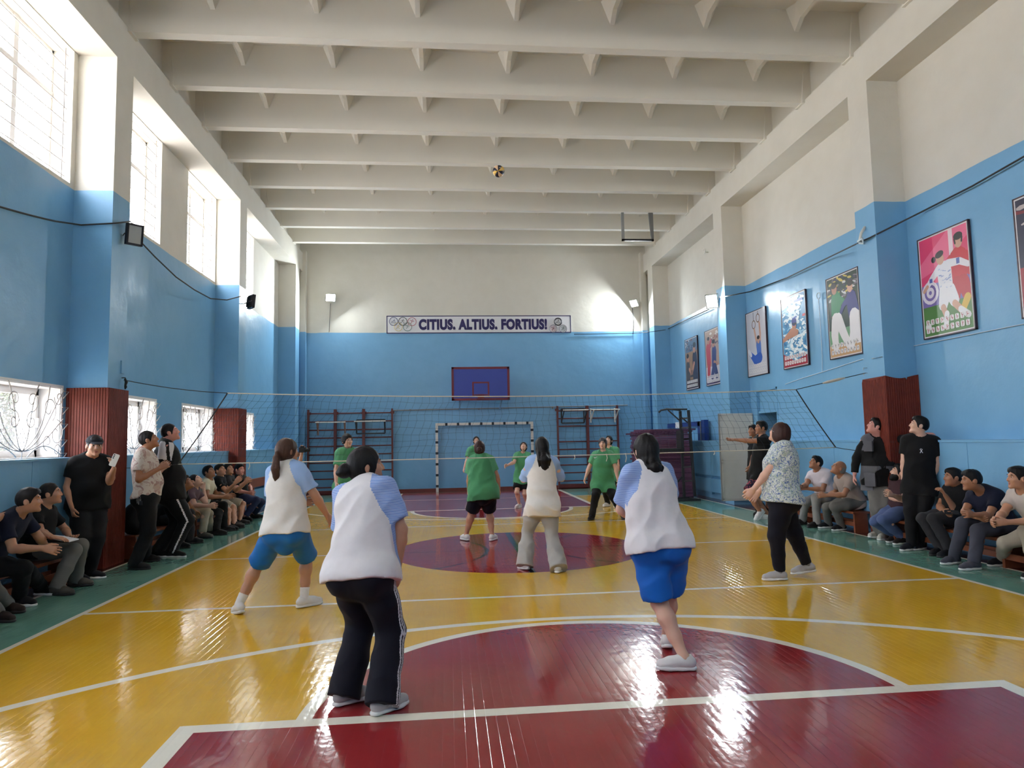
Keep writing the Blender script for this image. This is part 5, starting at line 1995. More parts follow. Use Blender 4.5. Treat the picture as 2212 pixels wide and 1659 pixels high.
def chin_bar(x0, x1, z0, z1, m, mbar, label, reach=.45, lower=True):
    root = empty('pull_up_bar', ((x0 + x1) / 2, FARY - .2, z0), label, 'pull-up bar', 'pull-up bars hooked on the wall bars')
    yb = FARY - .21
    for x in (x0, x1):
        mb = MB().bar((x, yb, z1), (x, yb, z0), .04).bar((x, yb, z1 - .03), (x + .02, yb - reach, z1 - .06), .035).bar((x, yb, z0 + .05), (x + .02, yb - reach + .03, z1 - .08), .03)
        here(mb.build('side_frame', m), root)
    here(MB().tube([(x0 - .02, yb - reach, z1 - .06), (x1 + .06, yb - reach, z1 - .06)], .018, 7).build('grip_bar', mbar), root)
    if lower:
        here(MB().bar((x0, yb, z0), (x1, yb, z0), .04).build('lower_bar', m), root)
        here(MB().bar((x0, yb, z1), (x1, yb, z1), .035).build('upper_bar', m), root)


WOODP = mat('bare_wood', rgb(150, 106, 84), 0.5, 0.15, 10)
chin_bar(-5.05, -4.22, 1.85, 2.30, WOODP, WHT, 'wooden pull-up bar on the first bay of the left wall bars', .35, False)
chin_bar(-3.86, -2.98, 1.88, 2.31, BLACK, WHT, 'black iron pull-up frame on the last bay of the left wall bars')
chin_bar(2.66, 3.40, 2.10, 2.56, BLACK, WHT, 'black pull-up frame with white grip on the first bay of the right wall bars')
chin_bar(3.62, 4.42, 2.10, 2.56, WHT, WHT, 'white pull-up frame on the second bay of the right wall bars', lower=False)

# ---- handball goal against the far wall
gx0, gx1, gz = -1.36, 1.70, 2.09
r = empty('handball_goal', (0.17, FARY - .12, 0), 'white handball goal frame with black squares standing at the far wall', 'goal')
GY0, GY1 = FARY - .16, FARY - .08
for x in (gx0, gx1):
    po = here(MB().box(x - .04, x + .04, GY0, GY1, 0, gz).build('goal_post', WHT), r)
    for k in range(6):
        z = .14 + .345 * k
        b_ = here(MB().box(x - .042, x + .042, GY0 - .002, GY1 + .002, z, z + .075).build('black_band', BLKP), r)
        b_.parent = po
cb = here(MB().box(gx0 - .04, gx1 + .04, GY0, GY1, gz, gz + .08).build('crossbar', WHT), r)
for k in range(8):
    x = gx0 + .27 + .372 * k
    b_ = here(MB().box(x, x + .075, GY0 - .002, GY1 + .002, gz - .002, gz + .082).build('black_band', BLKP), r)
    b_.parent = cb

o = MB().tube([(-2.74, FARY - .05, 2.60), (4.9, FARY - .05, 2.66)], .018, 6)
for x in (-2.2, 0.0, 2.4):
    o.box(x - .02, x + .02, FARY - .06, FARY, 2.58, 2.64)
tag(o.build('wall_pipe', GREYP), 'thin grey steel rail running along the far wall above the goal', 'pipe')

# ---- banner
r = empty('banner', (0, FARY - .03, 5.07), 'white motto banner with navy letters and ringed sports emblems on the far wall', 'banner')
bx0, bx1, bz0, bz1, bY = -2.94, 3.09, 5.085, 5.665, FARY - .014
here(MB().box(bx0, bx1, bY, FARY - .002, bz0, bz1).build('sheet', PAPER), r)
fr = MB()
for a in ((bx0, bx1, bz1 - .028, bz1), (bx0, bx1, bz0, bz0 + .028), (bx0, bx0 + .028, bz0, bz1), (bx1 - .028, bx1, bz0, bz1)):
    fr.box(a[0], a[1], bY - .004, bY, a[2], a[3])
here(fr.build('border', NAVY), r)


def text_mesh(name, body, x0, x1, z0, z1, y, m, parent, bold=.02):
    c = bpy.data.curves.new(name, 'FONT')
    c.body = body
    c.size = 1.0
    c.offset = bold
    c.extrude = .01
    c.space_character = 1.10
    t_ = bpy.data.objects.new(name, c)
    COL.objects.link(t_)
    bpy.context.view_layer.update()
    me = bpy.data.meshes.new_from_object(t_.evaluated_get(bpy.context.evaluated_depsgraph_get()))
    bpy.data.objects.remove(t_)
    P = np.array([v.co[:] for v in me.vertices])
    capz = P[:, 1].max()
    base = 0.0
    lo = P[:, 0].min()
    sx = (x1 - x0) / (P[:, 0].max() - lo)
    sz = (z1 - z0) / (capz - base)
    vs = [(x0 + (p[0] - lo) * sx, y - p[2] * .3, z0 + (p[1] - base) * sz) for p in P]
    return here(mesh_obj(name, vs, [tuple(f.vertices) for f in me.polygons], m), parent)


tx0, tx1 = at(820 + 435 * .1944, 700, Y=bY)[0], at(820 + 1860 * .1944, 700, Y=bY)[0]
text_mesh('lettering', 'CITIUS, ALTIUS, FORTIUS!', tx0, tx1, 5.225, 5.555, bY - .002, NAVY, r, .062)
EM = {k: mat('emblem_' + k, c, 0.5, 0.02) for k, c in (('navy', rgb(52, 60, 110)), ('black', rgb(40, 42, 52)), ('red', rgb(176, 92, 104)), ('yellow', rgb(206, 184, 120)), ('green', rgb(96, 128, 116)), ('grey', rgb(120, 120, 132)))}


def emblem(u, v, rad, c, fig, thick=.009):
    p = at(820 + u * .1944, 660 + v * .1944, Y=bY)
    e = MB().tube([(p[0] + rad * math.cos(a), bY - .004, p[2] + rad * math.sin(a)) for a in [2 * PI * i / 24 for i in range(24)]], thick, 4, True)
    for st in fig:
        e.tube([(p[0] + a * rad, bY - .003, p[2] + b * rad) for a, b in st], .007, 4)
    e.tube([(p[0] + .1 * rad, bY - .003, p[2] + .5 * rad), (p[0] + .22 * rad, bY - .003, p[2] + .5 * rad)], .013, 5)
    here(e.build('emblem', EM[c]), r)


RUN = [[(0, .4), (-.1, 0), (.3, -.3), (.2, -.6)], [(-.1, 0), (-.4, -.3), (-.6, -.3)], [(-.4, .2), (0, .3), (.35, .1)]]
SWIM = [[(-.5, -.1), (0, .15), (.4, .0)], [(0, .15), (.3, .35)], [(-.6, -.35), (-.2, -.25), (.2, -.35), (.6, -.25)]]
KICK = [[(-.2, .3), (0, 0), (.5, .1)], [(0, 0), (-.3, -.5)], [(-.5, .4), (-.1, .25), (.3, .35)]]
emblem(155, 177, .134, 'navy', SWIM)
emblem(258, 177, .134, 'black', RUN)
emblem(360, 180, .134, 'red', KICK)
emblem(207, 237, .134, 'yellow', RUN)
emblem(310, 237, .134, 'green', KICK)
emblem(1983, 180, .118, 'black', SWIM, .020)
emblem(1930, 257, .125, 'grey', KICK)
emblem(2040, 257, .125, 'grey', RUN)
emblem(1932, 257, .085, 'red', RUN, .004)
emblem(2040, 257, .085, 'green', KICK, .004)

# ---- floodlights
def floodlight(p, aim, on, label, power=120, w=.30, h=.24, frame=None):
    root = empty('floodlight', p, label, 'floodlight', 'floodlights on the walls')
    d = unit(aim)
    s = unit(np.cross(d, (0, 0, 1.0)))
    u = np.cross(s, d)
    P = lambda a, b, c: tuple(s * a + u * b + d * c)
    fm = frame or BLKP
    mb = MB()
    bx = lambda a0, a1, b0, b1, c0, c1: mb.add([P(a, b, c) for c in (c0, c1) for a, b in ((a0, b0), (a1, b0), (a1, b1), (a0, b1))],
                                              [(0, 3, 2, 1), (4, 5, 6, 7), (0, 1, 5, 4), (1, 2, 6, 5), (2, 3, 7, 6), (3, 0, 4, 7)])
    bx(-w / 2, w / 2, -h / 2, h / 2, -.05, .0)
    e = .025
    bx(-w / 2, w / 2, h / 2 - e, h / 2, 0, .022)
    bx(-w / 2, w / 2, -h / 2, -h / 2 + e, 0, .022)
    bx(-w / 2, -w / 2 + e, -h / 2, h / 2, 0, .022)
    bx(w / 2 - e, w / 2, -h / 2, h / 2, 0, .022)
    for k in range(7):
        a = -w / 2 + w * (k + .5) / 7
        bx(a - .004, a + .004, -h * .4, h * .4, -.08, -.05)
    mesh_obj('housing', mb.v, mb.f, fm, root)
    mb = MB()
    bx(-w / 2 + e, w / 2 - e, -h / 2 + e, h / 2 - e, .0, .008)
    mesh_obj('lens', mb.v, mb.f, LAMP if on else LENS, root)
    mb = MB()
    mb.tube([P(-w / 2 - .012, 0, -.03), P(-w / 2 - .012, -.05, -.13), P(w / 2 + .012, -.05, -.13), P(w / 2 + .012, 0, -.03)], .008, 5)
    mesh_obj('bracket', mb.v, mb.f, fm, root)
    if on:
        l = bpy.data.lights.new('flood', 'AREA')
        l.shape = 'RECTANGLE'
        l.size, l.size_y = w - .06, h - .06
        l.energy = power
        l.color = (0.90, 0.97, 1.0)
        lo = bpy.data.objects.new('flood', l)
        COL.objects.link(lo)
        lo.parent = root
        M = Matrix(((s[0], u[0], -d[0], d[0] * .03), (s[1], u[1], -d[1], d[1] * .03), (s[2], u[2], -d[2], d[2] * .03), (0, 0, 0, 1)))
        lo.matrix_local = M
    return root


floodlight(at(714, 643, Y=FARY - .22), (.25, -1, -.35), True, 'lit floodlight high on the far wall left of the banner', 130, .32, .26, WHT)
floodlight(at(1370, 655, Y=FARY - .25), (-.75, -.55, -.55), True, 'lit floodlight high on the far wall right of the banner', 120, .32, .26, WHT)
floodlight((5.40, 15.72, 4.84), (-.55, -.75, -.30), True, 'lit floodlight on the right pillar above the rings poster', 60, .30, .34, WHT)
floodlight((-5.40, 9.93, 4.60), (.70, -.72, -.12), False, 'unlit black floodlight on the nearest left pillar', 0, .22, .30)
floodlight((-5.36, 15.60, 4.80), (.80, .62, -.10), False, 'grey floodlight turned away on the second left pillar', 0, .26, .30)

def cable(pts, label, m=WIRE, rad=.012, name='cable'):
    o_ = MB().tube(pts, rad, 6).build(name, m, smooth=True)
    return tag(o_, label, 'cable')


pts = catenary(at(-120, 408, X=-5.98), at(120, 478, X=-5.98), .02, 8) + [at(175, 486, Y=9.57), at(250, 482, X=-5.5), (-5.47, 9.95, 4.80)]
cable(pts, 'black cable sagging along the left wall below the high window to the unlit floodlight')
pts = [(-5.47, 9.98, 4.78)] + [at(u, v, X=-5.6) for u, v in ((300, 518), (335, 555), (380, 598), (420, 626), (455, 645))] + [at(490, 648, X=-5.52), at(520, 640, X=-5.5)]
cable(pts, 'black cable drooping between the first and second left pillars')
pts = [at(u, v, X=X_) for u, v, X_ in ((2330, 270, 6.0), (2212, 338, 6.0), (2100, 402, 6.0), (1990, 458, 6.0), (1880, 513, 5.5), (1862, 521, 5.5), (1790, 556, 5.95), (1700, 600, 5.98), (1620, 630, 6.0), (1590, 636, 5.6), (1556, 642, 5.5))]
cable(pts, 'black cable running up the right wall along the top of the blue paint')
pts = [at(u, v, X=X_) for u, v, X_ in ((1532, 668, 6.02), (1480, 692, 6.02), (1440, 712, 6.0), (1428, 714, 5.6))] + [at(1395, 718, Y=20.8), at(1368, 720, Y=FARY - .03), at(1240, 722, Y=FARY - .03)]
cable(pts, 'thin dark wire along the paint edge in the far right corner', rad=.010)
cable([at(714, 655, Y=FARY - .03), at(712, 690, Y=FARY - .03), at(711, 717, Y=FARY - .03)], 'wire dropping from the left floodlight on the far wall', GREYP, .008)
cable([at(1366, 665, Y=FARY - .03), at(1369, 700, Y=FARY - .03), at(1367, 722, Y=FARY - .03)], 'wire dropping from the right floodlight on the far wall', WIRE, .010)
pts = [at(u, v, X=X_) for u, v, X_ in ((1696, 830, 6.04), (1730, 818, 6.04), (1775, 804, 6.04), (1800, 796, 6.04), (1862, 776, 6.04), (1885, 774, 5.53), (1904, 771, 5.53), (1935, 755, 6.04), (2010, 740, 6.04), (2120, 718, 6.04), (2260, 690, 6.04))]
cable(pts, 'thin white cord tacked to the right wall under the posters', WCORD, .006)
r = empty('cord_drop', at(1768, 640, X=6.03), 'white cord hanging from a ring on the right wall between two posters', 'cable')
here(MB().tube([at(u, v, X=6.04) for u, v in ((1768, 645), (1772, 700), (1776, 770), (1776, 803))], .006, 5).build('cord', WCORD), r)
p = at(1768, 639, X=6.03)
here(MB().tube([(p[0], p[1] + .06 * math.cos(a), p[2] + .06 * math.sin(a)) for a in [2 * PI * i / 14 for i in range(14)]], .007, 5, True).build('ring', WCORD), r)
r = empty('lamp_bracket', (5.5, 10.0, 4.75), 'bare white lamp bracket wrapped with cable on the nearest right pillar', 'bracket')
p = at(1864, 520, X=5.50)
here(MB().tube([p + (.05, 0, .22), p + (-.02, 0, .12), p + (-.05, 0, 0)], .022, 6).build('arm', WHT, smooth=True), r)
here(MB().tube([p + (-.05, .05, .0), p + (-.05, -.06, .02), p + (.0, -.02, -.05), p + (-.04, .04, -.02)], .02, 6).build('cable_wrap', WCORD, smooth=True), r)
for u, v, lab in ((1530, 545, 'old white wall hook high on the right wall near the far corner'), (1924, 300, 'old white wall hook high on the right wall above the footballer poster')):
    p = at(u, v, X=6.05 if u > 1600 else 5.55)
    r = empty('wall_hook', p, lab, 'hook')
    here(MB().tube([p, p + (-.06, 0, .0), p + (-.10, 0, .03)], .016, 6).build('stem', WHITE, smooth=True), r)
    here(MB().tube([p + (-.10, .06 * math.cos(a), .03 + .06 * math.sin(a)) for a in [2 * PI * i / 12 for i in range(12)]], .012, 5, True).build('eye_ring', WHITE, smooth=True), r)

# ---- hoop frame hanging from the ceiling rib
r = empty('hanging_frame', (4.1, 17.5, 7.6), 'empty steel hoop frame hanging from a ceiling rib on the right', 'frame')
q0, q1 = at(1340, 418, Y=17.5), at(1412, 521, Y=17.5)
xa, xb, za, zb = q0[0], q1[0], q0[2], q1[2]
here(MB().tube([(at(1240, 421, Y=17.5)[0], 17.5, za + .0), (xb + .22, 17.5, za)], .025, 6).build('hanger_rail', GREYP), r)
here(MB().box(xa, xb, 17.47, 17.53, za - .10, za - .02).build('top_bar', STEEL), r)
here(MB().box(xa, xa + .07, 17.47, 17.53, zb, za - .1).build('upright', STEEL), r)
here(MB().add([(xb - .16, 17.47, za - .1), (xb, 17.47, za - .1), (xb, 17.47, zb), (xb - .06, 17.47, zb), (xb - .16, 17.53, za - .1), (xb, 17.53, za - .1), (xb, 17.53, zb), (xb - .06, 17.53, zb)],
              [(0, 3, 2, 1), (4, 5, 6, 7), (0, 1, 5, 4), (1, 2, 6, 5), (2, 3, 7, 6), (3, 0, 4, 7)]).build('upright', GREYP), r)
here(MB().box(xa, xb, 17.47, 17.53, zb, zb + .05).build('bottom_bar', BLKP), r)
for x in (xa + .1, xb - .1):
    here(MB().tube([(x, 17.5, za), (x, 17.5, 7.63)], .012, 5).build('hanger_rod', STEEL), r)
    here(MB().add([(x - .1 if x < 4 else x, 17.50, za - .1), (x + .02 if x < 4 else x + .1, 17.50, za - .1), (x - .1 if x < 4 else x + .1, 17.50, za - .32), (x - .1 if x < 4 else x, 17.52, za - .1), (x + .02 if x < 4 else x + .1, 17.52, za - .1), (x - .1 if x < 4 else x + .1, 17.52, za - .32)],
                  [(0, 2, 1), (3, 4, 5), (0, 1, 4, 3), (1, 2, 5, 4), (2, 0, 3, 5)]).build('gusset', GREYP), r)

# ---- doorway, door leaf
r = empty('door_1', (6.06, 14.5, 0), kind='structure')
here(MB().box(6.12, 6.5, 14.0, 15.02, 2.12, 2.62).build('transom_panel', WALL), r)
jm = MB().box(6.05, 6.6, 14.0, 14.05, 0, 2.62).box(6.05, 6.6, 14.97, 15.02, 0, 2.62).box(6.05, 6.6, 14.0, 15.02, 2.58, 2.62).box(6.08, 6.4, 14.0, 15.02, 2.08, 2.13)
here(jm.build('door_frame', WALL), r)
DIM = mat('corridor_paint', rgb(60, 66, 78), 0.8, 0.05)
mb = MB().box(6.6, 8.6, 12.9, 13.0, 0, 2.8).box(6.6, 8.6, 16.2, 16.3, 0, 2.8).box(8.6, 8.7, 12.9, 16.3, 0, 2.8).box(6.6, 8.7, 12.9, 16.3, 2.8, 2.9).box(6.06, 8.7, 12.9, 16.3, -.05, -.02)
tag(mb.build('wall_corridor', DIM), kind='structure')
r = empty('door_leaf', (5.3, 15.2, .1), 'open white door leaf standing out from the right wall behind the outstretched arm', 'door')
here(MB().box(5.23, 6.04, 15.19, 15.235, .10, 2.10).build('leaf', WHT), r)
m_ = MB()
for a, b in ((.13, .98), (1.02, 2.07)):
    for z in (a, b - .03):
        m_.box(5.25, 6.02, 15.18, 15.19, z, z + .03)
    m_.box(5.25, 5.28, 15.18, 15.19, a, b).box(5.99, 6.02, 15.18, 15.19, a, b)
here(m_.build('moulding', WHT), r)
here(MB().box(5.225, 5.235, 15.18, 15.24, .10, 2.10).build('edge_strip', GREYP), r)
here(MB().tube([(6.03, 15.25, .3), (6.03, 15.25, .45)], .015, 6).tube([(6.03, 15.25, 1.7), (6.03, 15.25, 1.85)], .015, 6).build('hinge', STEEL), r)
# ================================================================== posters, furniture, belongings, outdoors
PC = {}


def ink(r, g, b):
    k = (r, g, b)
    if k not in PC:
        PC[k] = mat('ink_%d_%d_%d' % k, rgb(r, g, b), 0.32, 0.03, 8)
    return PC[k]


class Print:
    """Flat printed shapes on a poster, each layer a hair above the last. (a, b) in metres from the lower left corner."""

    def __init__(self):
        self.sh = []

    def poly(self, pts, c):
        # keep inside the sheet
        out = list(pts)
        for ax_, lim, sg in ((0, .035, 1), (0, .965, -1), (1, .035, 1), (1, 1.465, -1)):
            res = []
            for i in range(len(out)):
                p, q = out[i], out[(i + 1) % len(out)]
                ip, iq = (p[ax_] - lim) * sg >= 0, (q[ax_] - lim) * sg >= 0
                if ip:
                    res.append(p)
                if ip != iq:
                    t = (lim - p[ax_]) / (q[ax_] - p[ax_])
                    res.append((p[0] + (q[0] - p[0]) * t, p[1] + (q[1] - p[1]) * t))
            out = res
            if not out:
                return self
        self.sh.append((out, ink(*c)))
        return self

    def rect(self, a0, b0, a1, b1, c):
        return self.poly([(a0, b0), (a1, b0), (a1, b1), (a0, b1)], c)

    def oval(self, a, b, ra, rb, c, rot=0.0, k=16):
        cs, sn = math.cos(rot), math.sin(rot)
        return self.poly([(a + ra * math.cos(t) * cs - rb * math.sin(t) * sn, b + ra * math.cos(t) * sn + rb * math.sin(t) * cs) for t in [2 * PI * i / k for i in range(k)]], c)

    def limb(self, pts, w, c):
        for i in range(len(pts) - 1):
            (a, b), (d, e) = pts[i], pts[i + 1]
            w0 = w[i] if isinstance(w, (list, tuple)) else w
            w1 = w[i + 1] if isinstance(w, (list, tuple)) else w
            L = math.hypot(d - a, e - b) + 1e-9
            nx, ny = -(e - b) / L, (d - a) / L
            self.poly([(a + nx * w0, b + ny * w0), (a - nx * w0, b - ny * w0), (d - nx * w1, e - ny * w1), (d + nx * w1, e + ny * w1)], c)
            self.oval(d, e, w1, w1, c, 0, 10)
        self.oval(pts[0][0], pts[0][1], *( [w[0] if isinstance(w, (list, tuple)) else w] * 2), c, 0, 10)
        return self

    def splash(self, n, box, cols, seed, r0=.01, r1=.05):
        R = random.Random(seed)
        for i in range(n):
            a, b = R.uniform(box[0], box[2]), R.uniform(box[1], box[3])
            self.oval(a, b, R.uniform(r0, r1) * 1.8, R.uniform(r0, r1) * .6, R.choice(cols), R.uniform(-.6, .6), 7)
        return self

    def icons(self, c):
        """Two rows of little white tiles with a sport figure in each."""
        R = random.Random(5)
        for row, (n_, b0) in enumerate(((9, .19), (9, .075))):
            for i in range(n_):
                a = .075 + i * .0955
                self.poly([(a + .012, b0), (a + .063, b0), (a + .075, b0 + .012), (a + .075, b0 + .07), (a + .063, b0 + .082), (a + .012, b0 + .082), (a, b0 + .07), (a, b0 + .012)], (228, 226, 226))
                x, y = a + .037, b0 + .04
                self.limb([(x - .012, y + .012), (x, y), (x + R.uniform(-.02, .02), y - .026)], .0042, c)
                self.limb([(x, y + .006), (x + .02, y + R.uniform(-.01, .02))], .004, c)
                self.oval(x - .008, y + .026, .008, .008, c, 0, 8)
        return self

    def hang(self, ya, label, z0=2.935):
        root = empty('poster', (6.02, ya - .5, z0), label, 'poster', 'sports posters on the right wall')
        fn = lambda a, b, c: (6.052 - c, ya - a, z0 + b)
        fr = MB()
        for a0, a1, b0, b1 in ((0, 1, 0, .016), (0, 1, 1.484, 1.5), (0, .016, 0, 1.5), (.984, 1, 0, 1.5)):
            fr.prism([(a0, b0), (a1, b0), (a1, b1), (a0, b1)], 0, .034, fn)
        here(fr.build('poster_frame', ink(64, 34, 44)), root)
        here(MB().prism([(.01, .01), (.99, .01), (.99, 1.49), (.01, 1.49)], 0, .028, fn).build('sheet', ink(226, 222, 224)), root)
        vs, fs, ms, mi = [], [], [], []
        for k, (pts, m_) in enumerate(self.sh):
            if len(pts) < 3:
                continue
            if m_ not in ms:
                ms.append(m_)
            n0 = len(vs)
            c = .0285 + .00002 * k
            vs += [fn(a, b, c) for a, b in pts]
            fs.append(tuple(range(n0 + len(pts) - 1, n0 - 1, -1)) if False else tuple(range(n0, n0 + len(pts))))
            mi.append(ms.index(m_))
        here(mesh_obj('picture', vs, fs, ms, None, mi), root)
        return root


SK, SK2, HR = (206, 160, 136), (184, 132, 106), (44, 34, 34)
# footballers
p = Print().rect(.03, .03, .97, 1.47, (214, 62, 108)).rect(.03, .03, .97, .46, (84, 128, 62)).rect(.03, .46, .97, .78, (120, 104, 168))
p.poly([(.03, 1.1), (.6, 1.47), (.97, 1.47), (.97, 1.3), (.4, .98), (.03, .9)], (226, 104, 140)).rect(.62, 1.0, .70, 1.47, (236, 214, 222))
p.oval(.20, .66, .17, .17, (232, 226, 236)).oval(.20, .66, .12, .12, (120, 104, 168)).oval(.20, .66, .08, .08, (232, 226, 236)).oval(.2, .66, .03, .03, (120, 104, 168))
p.limb([(.78, 1.02), (.76, .72)], [.17, .15], (196, 26, 44)).limb([(.64, 1.04), (.56, .86), (.50, .74)], [.07, .055, .04], (196, 26, 44)).limb([(.92, 1.04), (.96, .8)], [.06, .05], (196, 26, 44))
p.limb([(.72, .68), (.66, .46)], [.11, .09], (186, 24, 42)).limb([(.84, .68), (.90, .5)], [.11, .09], (186, 24, 42)).limb([(.90, .46), (.80, .30)], [.06, .05], (212, 176, 60))
p.oval(.80, 1.26, .075, .095, SK).oval(.80, 1.33, .085, .055, HR).limb([(.73, 1.3), (.74, 1.24)], .015, HR).limb([(.87, 1.3), (.86, 1.24)], .015, HR)
p.limb([(.50, .92), (.52, .66)], [.14, .13], (232, 232, 240)).limb([(.42, .98), (.26, .86), (.13, .74)], [.06, .05, .04], (232, 232, 240)).limb([(.15, .76), (.08, .70)], .028, SK)
p.limb([(.58, 1.0), (.80, .98), (.95, .90)], [.06, .05, .04], (232, 232, 240)).rect(.74, .95, .80, 1.03, (74, 92, 170)).rect(.20, .80, .26, .86, (74, 92, 170))
p.limb([(.50, .62), (.44, .44)], [.12, .09], (238, 238, 244)).limb([(.58, .62), (.66, .46)], [.11, .09], (238, 238, 244)).limb([(.44, .40), (.50, .24), (.46, .12)], [.05, .045, .035], SK).limb([(.50, .3), (.47, .14)], .048, (236, 236, 240))
p.limb([(.66, .42), (.78, .30)], .05, SK).limb([(.76, .32), (.90, .22)], .046, (236, 236, 240))
p.splash(26, (.40, .66, .62, 1.0), [(150, 164, 206), (196, 204, 226)], 3, .008, .02)
p.oval(.44, 1.10, .075, .085, SK, .3).oval(.43, 1.17, .085, .05, HR, .2).oval(.31, 1.12, .045, .045, HR).oval(.12, .17, .06, .06, (236, 236, 236)).icons((168, 44, 66)).hang(9.35, 'poster of a footballer in white before one in red')
# belt wrestlers
p = Print().rect(.03, .03, .97, 1.47, (36, 56, 44)).splash(70, (.05, 1.0, .95, 1.45), [(200, 180, 90), (120, 110, 120), (60, 60, 84), (206, 206, 206), (40, 40, 48)], 8, .02, .05)
p.rect(.03, .03, .97, .52, (104, 150, 110)).rect(.03, .03, .97, .24, (196, 156, 110))
p.limb([(.30, 1.06), (.28, .72)], [.16, .15], (34, 128, 78)).limb([(.34, 1.08), (.56, .96), (.66, .98)], [.08, .06, .05], (34, 128, 78)).rect(.14, .72, .42, .78, (170, 44, 48))
p.limb([(.26, .70), (.20, .44), (.22, .2)], [.13, .11, .09], (230, 228, 230)).limb([(.34, .70), (.48, .42), (.62, .2)], [.12, .10, .08], (230, 228, 230)).oval(.26, 1.26, .085, .10, SK2).oval(.25, 1.33, .09, .06, HR)
p.limb([(.76, 1.0), (.82, .70)], [.15, .16], (44, 44, 122)).limb([(.70, 1.02), (.52, .92), (.44, .82)], [.07, .05, .045], (44, 44, 122)).limb([(.82, .68), (.78, .40), (.70, .2)], [.14, .11, .09], (234, 232, 236)).limb([(.90, .66), (.95, .3)], .11, (234, 232, 236))
p.oval(.74, 1.20, .08, .095, SK).oval(.75, 1.27, .085, .055, HR).icons((60, 60, 80)).hang(11.84, 'poster of two wrestlers in green and blue jackets')
# swimmer
p = Print().rect(.03, .03, .97, 1.47, (72, 140, 186)).splash(150, (.04, .1, .96, 1.46), [(226, 240, 248), (160, 204, 228), (48, 112, 164), (98, 168, 206), (240, 248, 252)], 11, .02, .06)
p.splash(60, (.30, .85, .72, 1.46), [(244, 250, 252), (220, 238, 246)], 12, .03, .07).splash(40, (.3, .3, .8, .65), [(246, 250, 252), (220, 238, 246)], 13, .02, .05).rect(.26, 1.28, .46, 1.33, (40, 60, 150)).rect(.56, 1.31, .9, 1.36, (50, 70, 160)).rect(.86, .98, .97, 1.03, (196, 50, 60))
p.limb([(.44, .72), (.22, .66), (.05, .60)], [.10, .06, .04], SK2).limb([(.44, .72), (.62, .70)], [.10, .06], SK2).oval(.52, .86, .085, .10, SK2).oval(.52, .93, .10, .085, (34, 44, 130)).limb([(.46, .89), (.60, .88)], .022, (30, 30, 50)).limb([(.5, 1.0), (.62, 1.02)], .015, (60, 80, 170))
p.poly([(.03, .03), (.97, .03), (.97, .22), (.5, .13), (.03, .32)], (160, 34, 48)).icons((176, 44, 56)).hang(13.58, 'poster of a swimmer in a dark cap in blue water')
# gymnast on the rings
p = Print().rect(.03, .03, .97, 1.47, (206, 206, 214))
for a, b in ((.40, 1.18), (.62, 1.30)):
    p.oval(a, b, .095, .105, (116, 84, 60)).oval(a, b, .07, .08, (206, 206, 214)).rect(a - .012, b + .1, a + .012, 1.47, (90, 90, 104))
p.limb([(.42, 1.06), (.48, .86), (.54, .70)], [.035, .04, .05], SK).limb([(.68, 1.18), (.70, .92), (.66, .72)], [.035, .04, .05], SK).limb([(.60, .70), (.62, .42)], [.12, .10], (84, 122, 200)).oval(.60, .80, .065, .08, SK).oval(.60, .86, .07, .045, HR)
p.limb([(.64, .40), (.40, .36), (.18, .52)], [.12, .10, .06], (52, 92, 186)).limb([(.20, .50), (.10, .60)], .05, (230, 230, 236)).icons((150, 160, 186)).hang(15.36 - .08, 'poster of a gymnast in blue hanging from rings')
# players at a board game
p = Print().rect(.03, .03, .97, 1.47, (150, 116, 84)).rect(.03, 1.1, .97, 1.47, (88, 108, 130)).splash(20, (.05, 1.1, .6, 1.45), [(60, 74, 96), (180, 180, 186), (120, 70, 66)], 21, .03, .06)
p.limb([(.76, .92), (.80, .3)], [.17, .22], (48, 44, 60)).oval(.74, 1.16, .10, .13, SK2).oval(.76, 1.26, .12, .08, HR).limb([(.20, .72), (.16, .2)], [.15, .18], (70, 64, 60)).oval(.22, .92, .085, .11, SK2).oval(.2, 1.0, .10, .07, HR)
p.limb([(.3, .6), (.46, .44)], .05, SK2).limb([(.7, .74), (.54, .5)], .055, SK2).rect(.36, .36, .64, .42, (60, 44, 34))
for i in range(5):
    p.rect(.40 + .045 * i, .42, .42 + .045 * i, .56, (40, 30, 26))
p.rect(.03, .03, .97, .28, (58, 30, 40)).icons((60, 40, 40)).hang(19.45, 'poster of two dark haired players facing each other, nearest the far corner')
p = Print().rect(.03, .03, .97, 1.47, (178, 150, 132)).rect(.03, .03, .97, .5, (206, 200, 206)).splash(18, (.4, 1.0, .95, 1.4), [(150, 96, 88), (226, 220, 214), (96, 80, 90)], 31, .03, .07)
p.limb([(.22, 1.0), (.24, .6)], [.15, .13], (186, 64, 72)).limb([(.3, 1.02), (.42, 1.2)], .05, (186, 64, 72)).oval(.26, 1.20, .075, .09, SK2).oval(.25, 1.27, .085, .05, HR).limb([(.24, .56), (.2, .3)], .10, (186, 64, 72))
p.limb([(.62, .9), (.58, .5)], [.15, .14], (58, 62, 118)).oval(.60, 1.08, .085, .09, SK2).oval(.60, 1.15, .10, .06, HR).limb([(.6, .6), (.78, .54)], .05, SK2).limb([(.56, .48), (.44, .24)], .10, (52, 56, 108)).limb([(.64, .48), (.74, .24)], .10, (52, 56, 108)).rect(.03, .03, .97, .1, (70, 36, 84)).icons((60, 40, 80)).hang(17.88, 'poster of red and blue clad fighters beside the lit floodlight pillar')
